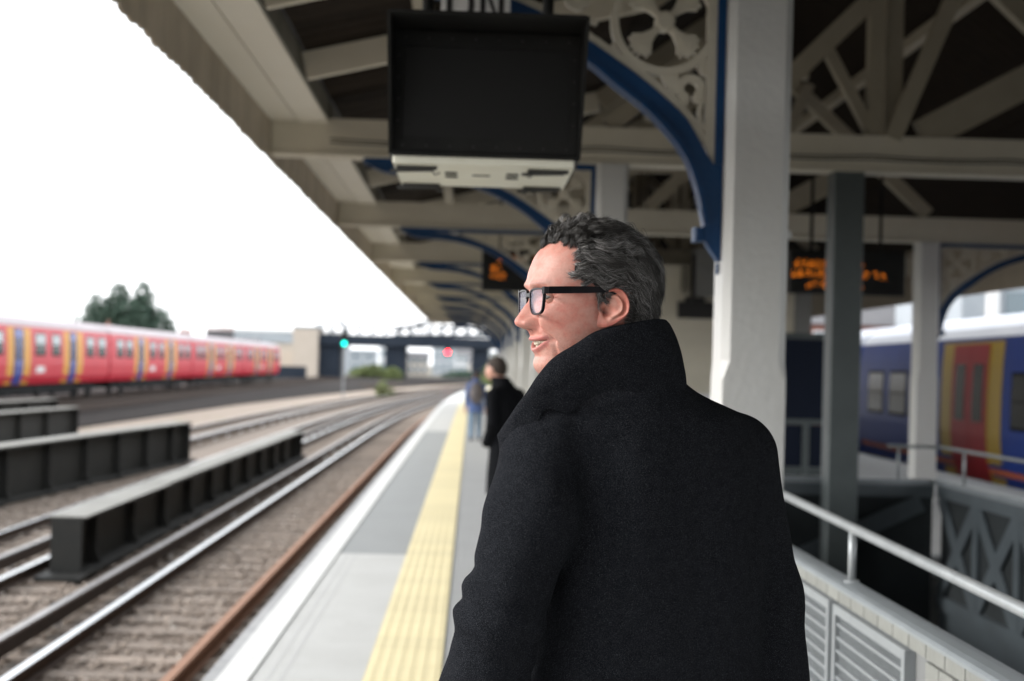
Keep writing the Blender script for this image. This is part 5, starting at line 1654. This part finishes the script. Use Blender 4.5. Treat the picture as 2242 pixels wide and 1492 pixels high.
for gi, c in enumerate(pick):
    f, l, b = cf[c], cl2[c], cb[c]
    p = Vector(cz[c])
    li = lock_id[gi]; u = lk[li]
    top = (b > .085 and f > -.05)
    crown = b > .06
    hl = min(1.0, max(0, (f-.035)/.02))
    nape = f < -.04 and b < .035
    if top: Ln = .080 if f > .02 else .070
    elif crown: Ln = .066
    elif nape: Ln = .056 if b > -.02 else .040
    else: Ln = .060
    Ln *= (.75+.4*u[0])*rng.uniform(.9,1.08)
    if b < .03 and f > .0: Ln *= .22
    st = Ln/(NSTEP-1)
    ph = lockn[li]*4.0 + u[1]*2.2 + rng.uniform(-.12,.12)
    amp = (.78 if top else .60)*(.6+.8*u[2])
    if nape: amp = .75*(.6+.8*u[2])
    wl_ = (.034 if top else .040)*(.75+.55*u[3])
    if nape: wl_ *= .75
    lift0 = .95 if top else .45
    hmax = (.023 if f > .02 else .015)*(.45+.75*u[4]) if top else .013*(.5+.75*u[4])
    if crown and not top: hmax = .014*(.5+.75*u[4])
    if nape: hmax = .026*(.45+.8*u[4]); lift0 = .75
    elif f < -.05: hmax = .020*(.5+.75*u[4])
    if not crown and f > .02: hmax = .007*(.5+.8*u[4])
    hmax *= rng.uniform(.8,1.1)
    s = 0.0
    for k in range(NSTEP):
        guides[gi, k] = p
        loc, nr_, idx_, dist = hbm.find_nearest(p)
        n = Vector(loc)-Vector(ctr); n.normalize()
        if nr_.dot(n) > 0.2: n = (n+nr_).normalized()
        hgt = (p-Vector(loc)).dot(n)
        rel = p+Vector((PX,PY,0))-Vector((HX,HY,HZ))
        fo = -rel.x*hc-rel.y*hsn; lo_ = rel.x*hsn-rel.y*hc
        d = Vector(h2wdir(flow(fo, lo_, rel.z)))
        if top and k < 5: d = d*.5+Vector((0,0,1))*.6*hl
        d = (d-n*d.dot(n)).normalized()
        sd_ = n.cross(d)
        w = math.sin(2*PI*s/wl_+ph)*amp
        cu = (1.0 if (top or nape) else .3)*max(0, (k-8)/7.0)*(u[5] > .4)
        lift = lift0*(1-hgt/hmax)
        w2 = math.cos(2*PI*s/wl_+ph*1.3)*amp*(.75 if top else .35)
        v = d*(1-.7*cu)+sd_*w*(1+cu)+n*(max(-.6,min(.9,lift))+w2*.7*(1+.6*cu))
        v.normalize()
        p = p+v*st
        s += st
    gtop[gi] = 1.0 if top else 0.0
# hairs of one lock run together towards its tip
tt_ = np.linspace(0,1,NSTEP)
for li in range(NL):
    m = lock_id == li
    if m.sum() < 2: continue
    mean = guides[m].mean(0)
    own = guides[m]
    tog = mean[None]+(own[:,:1]-mean[None,:1])*(1-.60*tt_**.7)[None,:,None]
    k_ = (.68*np.clip(tt_*2.0,0,1))[None,:,None]
    guides[m] = own*(1-k_)+tog*k_
def make_strands(name, sel, nch, spread, rad, matname, seed):
    r = np.random.default_rng(seed)
    G_ = guides[sel]; n = len(G_)
    t = np.linspace(0, 1, NSTEP)
    A = np.repeat(G_, nch, axis=0)
    off = r.normal(size=(n*nch,1,3))*spread
    off -= 0
    cl = (1-.55*np.sin(t*PI*.85))[None,:,None]
    fr = r.normal(size=(n*nch,1,3))*.0022*(t**1.5)[None,:,None]
    wob = np.sin(t[None,:,None]*r.uniform(3,9,(n*nch,1,1))+r.uniform(0,6,(n*nch,1,3)))*.0010*t[None,:,None]
    P = A+off*cl+fr+wob
    cut = r.uniform(.62,1.0,(n*nch,1))
    tt = t[None,:]*cut
    i0 = np.clip((tt*(NSTEP-1)).astype(int), 0, NSTEP-2); fr_ = tt*(NSTEP-1)-i0
    k = np.arange(n*nch)[:,None]
    P = P[k,i0]*(1-fr_[...,None])+P[k,i0+1]*fr_[...,None]
    cu = bpy.data.hair_curves.new(name)
    cu.add_curves([NSTEP]*(n*nch))
    cu.position_data.foreach_set('vector', P.astype(np.float32).ravel())
    ra = cu.attributes.get('radius') or cu.attributes.new('radius', 'FLOAT', 'POINT')
    ra.data.foreach_set('value', np.tile(rad*(1-.65*t**2), n*nch).astype(np.float32))
    cu.materials.append(M[matname])
    o = bpy.data.objects.new(name, cu); col.objects.link(o); o.parent = hair
    return o
allg = np.arange(NG)
rf = np.array([cf[c] for c in pick]); rb_ = np.array([cb[c] for c in pick])
lr = np.random.default_rng(9).random(NL)[lock_id]
side = (rf > -.055) & (rb_ < .088) & (rb_ > -.02)
greyg = (side & (lr < .93)) | (~side & (lr < .34))
make_strands('grey_strands', allg[greyg], 22, .0017, .000135, 'hair', 1)
make_strands('dark_strands', allg[~greyg], 22, .0017, .000140, 'hair_dark', 2)
make_strands('under_strands', allg, 7, .0026, .00015, 'hair_dark', 4)
make_strands('loose_strands', allg[rng.random(NG) < .16], 1, .004, .00010, 'hair', 3)

# a few free curls standing up from the top and the back of the head
def curls():
    r = np.random.default_rng(5); pts = []
    n_ = 18; t = np.linspace(0, 1, n_)
    for (f, l, b, rad, turns, cnt, a0) in ((.050,.018,.143,.0085,1.25,46,-1.2),(.026,.026,.143,.0100,1.35,54,-.6),(.008,.022,.143,.0080,1.1,34,-.9),(-.056,.020,.134,.0085,.75,26,.2),(-.076,.020,.128,.0060,.8,16,.4),(.064,.000,.128,.0080,1.0,44,-1.4),(.040,-.020,.146,.009,1.2,30,-1.0),(-.02,.035,.134,.010,.8,26,0)):
        for q in range(int(cnt*.55)):
            rr_ = rad*r.uniform(.60,1.18); ph = a0+r.normal()*.5; w = r.normal()*.0045
            a = ph+2*PI*turns*r.uniform(.45,.95)*t
            ff = f-rr_*np.cos(a)*(1-.25*t)+r.normal()*.0024; bb = b+rr_*np.sin(a)*(1-.25*t)+r.normal()*.0020
            ll = l+w+.010*(t-.5)+r.normal()*.001
            # root end dips into the hair
            k_ = np.clip((.22-t)/.22, 0, 1)
            pts.append(H2W(ff-.008*k_, ll-.004*k_, bb-.014*k_))
    P = np.array(pts)
    cu = bpy.data.hair_curves.new('curl_strands'); cu.add_curves([n_]*len(P))
    cu.position_data.foreach_set('vector', P.astype(np.float32).ravel())
    ra = cu.attributes.get('radius') or cu.attributes.new('radius', 'FLOAT', 'POINT')
    ra.data.foreach_set('value', np.tile(.00019*(1-.6*t**2), len(P)).astype(np.float32))
    cu.materials.append(M['hair']); o = bpy.data.objects.new('curl_strands', cu); col.objects.link(o); o.parent = hair
curls()

# ---------------------------------------------------------------- the overcoat
TY = R(25)
p, o_ = grid((-.10,2.08,.58), (.66,2.64,1.70), .0062)
rows = [(.58,.29,2.37,.265,.175),(.75,.29,2.37,.245,.165),(.95,.295,2.36,.222,.148),(1.10,.298,2.35,.206,.136),(1.25,.30,2.345,.200,.130),(1.40,.302,2.342,.202,.128),(1.48,.302,2.340,.198,.124),(1.53,.300,2.337,.185,.118),(1.575,.292,2.332,.155,.113),(1.605,.268,2.325,.100,.095),(1.64,.255,2.320,.068,.072),(1.69,.245,2.315,.055,.06)]
d = loft(p, rows, TY, 2.35)
d = smin(d, cap(p, (.275,2.330,1.566), (.438,2.397,1.520), .074, .060), .045)
d = smin(d, cap(p, (.235,2.300,1.592), (.140,2.260,1.550), .096, .063), .04)
rarm = smin(cap(p, (.458,2.414,1.508), (.510,2.440,1.265), .066, .063), cap(p, (.512,2.440,1.265), (.545,2.370,.985), .063, .050), .03)
larm = smin(cap(p, (.121,2.250,1.528), (.101,2.205,1.420), .069, .071), cap(p, (.101,2.205,1.420), (.054,2.178,1.270), .071, .066), .03)
larm = smin(larm, cap(p, (.054,2.178,1.270), (.030,2.215,1.130), .066, .066), .025)
larm = smin(larm, cap(p, (.030,2.215,1.130), (.065,2.330,.990), .066, .056), .03)
# cloth folds: long soft ones down the sleeves, tight ones at the elbow
q = p*np.array([1,1,.32])
nz = lattice_noise(q, 17, 31)*.0030+lattice_noise(q, 36, 32)*.0014
larm = larm + nz*1.3
zz = p[...,2]; sl = zz+.55*(p[...,0]-.05)
for z0_, a_, w_ in ((1.318,.0060,.012),(1.288,-.0050,.012),(1.262,.0065,.010),(1.236,-.0045,.012),(1.205,.0035,.012),(1.385,.0022,.016)):
    larm = larm + a_*np.exp(-((sl-z0_)/w_)**2)*(.6+.5*lattice_noise(p, 13, 33))
rarm = rarm + nz
d = d + nz*.9
# centre back seam and armhole drape
cs_, sn_ = math.cos(TY), math.sin(TY)
xt = (p[...,0]-.30)*cs_+(p[...,1]-2.34)*sn_; yt = -(p[...,0]-.30)*sn_+(p[...,1]-2.34)*cs_
d = d + .0010*np.exp(-((xt-.01)/.008)**2)*(yt < 0)*(zz < 1.56)
d = d + .0050*np.exp(-((np.abs(xt)-.135-.05*(zz-1.35))/.022)**2)*(yt < 0)*np.exp(-((zz-1.36)/.14)**2)
d = d - .0040*np.exp(-((np.abs(xt)-.09)/.030)**2)*(yt < 0)*np.exp(-((zz-1.42)/.10)**2)
d = smin(d, rarm, .022)
d = smin(d, larm, .014)
cv, cf_ = surface_nets(d, o_, .0062)
coat = np_mesh('overcoat', cv-np.array([PX,PY,0]), cf_, M['wool'], man)
del p, d, larm, rarm, q, nz, zz, sl, xt, yt

TP = np.array([(.205,2.475,1.585),(.270,2.440,1.672),(.306,2.375,1.722),(.314,2.310,1.731),(.290,2.240,1.731),(.251,2.205,1.724),(.192,2.180,1.709),(.159,2.180,1.688),(.117,2.190,1.657),(.077,2.215,1.596),(.0455,2.2465,1.5475),(.0415,2.250,1.541),(.0435,2.254,1.533),(.053,2.270,1.497)])
BP = np.array([(.215,2.490,1.545),(.290,2.465,1.600),(.330,2.385,1.648),(.341,2.300,1.654),(.311,2.235,1.657),(.259,2.200,1.657),(.208,2.185,1.653),(.166,2.185,1.633),(.135,2.190,1.610),(.094,2.200,1.588),(.0745,2.2135,1.5425),(.072,2.215,1.537),(.070,2.2175,1.530),(.060,2.230,1.493)])

def open_spline(P, n):
    m = len(P); out = []
    for q in np.linspace(0, m-1, n):
        i = min(int(q), m-2); u = q-i
        p0,p1,p2,p3 = P[max(i-1,0)],P[i],P[i+1],P[min(i+2,m-1)]
        out.append(.5*((2*p1)+(-p0+p2)*u+(2*p0-5*p1+4*p2-p3)*u*u+(-p0+3*p1-3*p2+p3)*u**3))
    return np.array(out)
NS_, NV_ = 120, 24
Tc, Bc = open_spline(TP, NS_), open_spline(BP, NS_)
cen = np.array([.215,2.31,0])
sheet = np.zeros((NS_, NV_, 3)); nout = np.zeros((NS_, NV_, 3))
for j in range(NV_):
    v_ = j/(NV_-1)*1.62-.62                       # reaches below the seam into the coat
    sheet[:,j] = Bc+(Tc-Bc)*v_
    out_ = sheet[:,j]-cen; out_[:,2] = 0; out_ /= np.linalg.norm(out_, axis=1, keepdims=True)
    bul = .005*math.sin(PI*max(0,min(1,v_)))-.013*max(0,-v_/.62)**1.3
    sheet[:,j] += out_*bul
    nout[:,j] = out_
sheet += nout*(lattice_noise(sheet, 22, 41)*.0030+lattice_noise(sheet, 48, 42)*.0010)[...,None]
th_ = .0062
def rr(j): return th_*(math.sqrt(max(0, 1-((j-(NV_-4))/3.0)**2)) if j > NV_-4 else 1)
outer = sheet+nout*np.array([rr(j) for j in range(NV_)])[None,:,None]*.5
inner = sheet-nout*np.array([rr(j) for j in range(NV_)])[None,:,None]*.5
V_ = np.concatenate([outer.reshape(-1,3), inner.reshape(-1,3)]); o2 = NS_*NV_
F_ = []
for i in range(NS_-1):
    for j in range(NV_-1):
        a_, b_, c_, d_ = i*NV_+j, (i+1)*NV_+j, (i+1)*NV_+j+1, i*NV_+j+1
        F_ += [(a_,b_,c_,d_),(o2+d_,o2+c_,o2+b_,o2+a_)]
    t_ = NV_-1
    F_.append((i*NV_+t_,(i+1)*NV_+t_,o2+(i+1)*NV_+t_,o2+i*NV_+t_))
for i in (0, NS_-1):
    for j in range(NV_-1):
        a_, d_ = i*NV_+j, i*NV_+j+1
        F_.append((a_,d_,o2+d_,o2+a_))
collar = np_mesh('collar', V_-np.array([PX,PY,0]), np.array(F_), M['wool'], coat)

# trousers and shoes
p, o_ = grid((.02,2.12,.06), (.58,2.66,.80), .011)
d = np.full(p.shape[:3], 9.0)
for sgn in (-1, 1):
    hx, hy = .295+sgn*.095*cs_, 2.37+sgn*.095*sn_
    kx, ky = hx-.02*sn_+sgn*.01, hy+.02*cs_
    d = np.minimum(d, smin(cap(p, (hx,hy,.82), (kx,ky,.48), .095, .068), cap(p, (kx,ky,.48), (kx,ky-.01,.09), .068, .058), .03))
d = d + lattice_noise(p*np.array([1,1,2]), 14, 51)*.004
tv, tf = surface_nets(d, o_, .011)
np_mesh('trousers', tv-np.array([PX,PY,0]), tf, M['trousers'], man)
for sgn in (-1, 1):
    kx, ky = .295+sgn*.105*cs_-.02*sn_, 2.37+sgn*.105*sn_+.02*cs_
    p, o_ = grid((kx-.20,ky-.20,0), (kx+.20,ky+.26,.16), .008)
    dx_, dy_ = -sn_, cs_
    d = smin(ell(p, (kx,ky-.01,.055), (.045,.075,.060), TY), ell(p, (kx+dx_*.11,ky+dy_*.11,.036), (.048,.115,.042), TY), .03)
    d = np.maximum(d, .012-p[...,2])
    d = np.minimum(d, np.maximum(np.maximum(loft(p, [(.0,kx+dx_*.06,ky+dy_*.06,.049,.165),(.013,kx+dx_*.06,ky+dy_*.06,.049,.165)], TY), -p[...,2]+.001), p[...,2]-.013))
    v_, f_ = surface_nets(d, o_, .008)
    np_mesh('shoe', v_-np.array([PX,PY,0]), f_, M['leather'], man)

# ================================================================ OTHER PASSENGERS
def passenger(label, loc, rz, H, coat_m, leg_m, coat_hem, lean=0.0, stride=0.0, name_coat='coat', look=0.0, pockets=False):
    k = H/1.76; h = .0135
    # local frame: forward +y, left -x
    hx, hy = 0.0, lean
    head_p, o1 = grid((-.45,-.3,.62), (.45,.45,1.80), h)
    p = head_p
    d = ell(p, (hx,hy,1.645), (.076,.094,.115))
    d = smin(d, ell(p, (hx-.03*look,hy+.035,1.595), (.055,.062,.062)), .03)
    d = smin(d, cap(p, (hx-.02*look,hy+.095,1.635), (hx-.025*look,hy+.112,1.605), .012, .014), .012)
    for s in (-1, 1): d = smin(d, ell(p, (hx+s*.078,hy-.005,1.63), (.012,.022,.033)), .008)
    d = smin(d, cap(p, (hx*.6,hy*.8,1.56), (0,lean*.55,1.44), .054, .050), .03)
    for s in (-1, 1):
        w = np.array([s*.255,.03,.80]) if not pockets else np.array([s*.15,.03,.93])
        d = np.minimum(d, smin(cap(p, w+np.array([0,0,.10]), w, .030, .028), cap(p, w, w+np.array([0,.01,-.085]), .032, .026), .02))
        for q in range(4):
            a = w+np.array([0,-.028+.019*q,-.075]); d = smin(d, cap(p, a, a+np.array([-s*.012,.006,-.075-.008*(1-abs(q-1.5))]), .0095, .0075), .006)
        d = smin(d, cap(p, w+np.array([0,.03,-.03]), w+np.array([-s*.005,.052,-.09]), .012, .009), .01)
    v_, f_ = surface_nets(d, o1, h)
    b = np_mesh('person', v_*k, f_, M['plain_skin'])
    b.location = loc; b.rotation_euler = (0,0,rz)
    tag(b, label, 'person')
    # hair: a close shell over the skull
    p, o1 = grid((-.12,lean-.14,1.54), (.12,lean+.14,1.79), .008)
    d = ell(p, (hx,hy-.006,1.652), (.083,.101,.119))
    cut = (p[...,2]-1.640)-(.95*(p[...,1]-hy)-.005)
    d = np.maximum(d, np.maximum(-cut, -(p[...,2]-1.555)))
    v_, f_ = surface_nets(d, o1, .008); np_mesh('hair', v_*k, f_, M['shorthair'], b)
    p, o1 = grid((-.40,-.34,coat_hem-.02), (.40,.34,1.60), h)
    rows = [(coat_hem,0,0,.205,.15),(.85,0,0,.195,.135),(1.05,0,0,.178,.125),(1.25,0,lean*.15,.185,.125),(1.38,0,lean*.3,.185,.115),(1.44,0,lean*.4,.150,.10),(1.50,0,lean*.5,.095,.095),(1.57,0,lean*.75,.078,.085)]
    d = loft(p, rows, 0, 2.3)
    for s in (-1, 1):
        d = smin(d, cap(p, (0,lean*.35,1.43), (s*.175,lean*.25,1.40), .07, .06), .04)
        d = smin(d, smin(cap(p, (s*.19,lean*.25,1.39), (s*.235,lean*.1-.02,1.12), .062, .054), cap(p, (s*.235,lean*.1-.02,1.12), ((s*.25,.03,.88) if not pockets else (s*.19,.09,.93)), .054, .044), .03), .02)
    d = d + lattice_noise(p*np.array([1,1,.4]), 12, 61)*.005
    v_, f_ = surface_nets(d, o1, h); np_mesh(name_coat, v_*k, f_, M[coat_m], b)
    p, o1 = grid((-.3,-.4,.04), (.3,.4,.95), h)
    d = np.full(p.shape[:3], 9.0)
    for s in (-1, 1):
        y_ = s*stride
        d = np.minimum(d, smin(cap(p, (s*.085,0,.90), (s*.09,y_*.5+.02,.48), .092, .066), cap(p, (s*.09,y_*.5+.02,.48), (s*.09,y_,.09), .066, .056), .03))
    v_, f_ = surface_nets(d, o1, h); np_mesh('trousers', v_*k, f_, M[leg_m], b)
    for s in (-1, 1):
        y_ = s*stride
        p, o1 = grid((s*.09-.09,y_-.16,0), (s*.09+.09,y_+.26,.15), .010)
        d = smin(ell(p, (s*.09,y_,.055), (.045,.075,.058)), ell(p, (s*.09,y_+.10,.035), (.046,.11,.036)), .03)
        d = np.maximum(d, .002-p[...,2])
        v_, f_ = surface_nets(d, o1, .010); np_mesh('shoe', v_*k, f_, M['leather'], b)
    return b
M['plain_skin'] = mat('plain_skin', (.50,.27,.20), .5)
p2_ = passenger('person in long black coat looking toward the tracks, half hidden behind the near man', (.36, 13.6, 0), R(52), 1.735, 'wool2', 'trousers', .44, .15, .04, look=.3, pockets=True)
p2_.scale = (1.12, 1.08, 1.0)
passenger('person in blue jacket and jeans walking away along the yellow strip', (.100, 31.2, 0), R(-4), 1.52, 'jacket', 'jeans', .72, .02, .12, 'jacket')
bp_ = thing('backpack', 'grey backpack on the back of the person in blue', 'backpack', (.100, 31.2, .80))
p, o1 = grid((-.2,-.40,-.02), (.2,.02,.52), .011)
d = smin(ell(p, (0,-.185,.24), (.150,.095,.24)), ell(p, (0,-.26,.15), (.115,.060,.12)), .02)
v_, f_ = surface_nets(d, o1, .011); np_mesh('bag', v_, f_, M['pack'], bp_)
MB().bevbox(-.09, .09, -.325, -.30, .06, .22, .02).build('front_pocket', M['pack'], bp_)
for s in (-1, 1):
    MB().tube([(s*.08,-.10,.42),(s*.10,-.05,.47),(s*.11,.06,.44),(s*.12,.10,.30),(s*.12,.0,.10),(s*.10,-.12,.06)], .018, 8).build('strap', M['pack'], bp_)
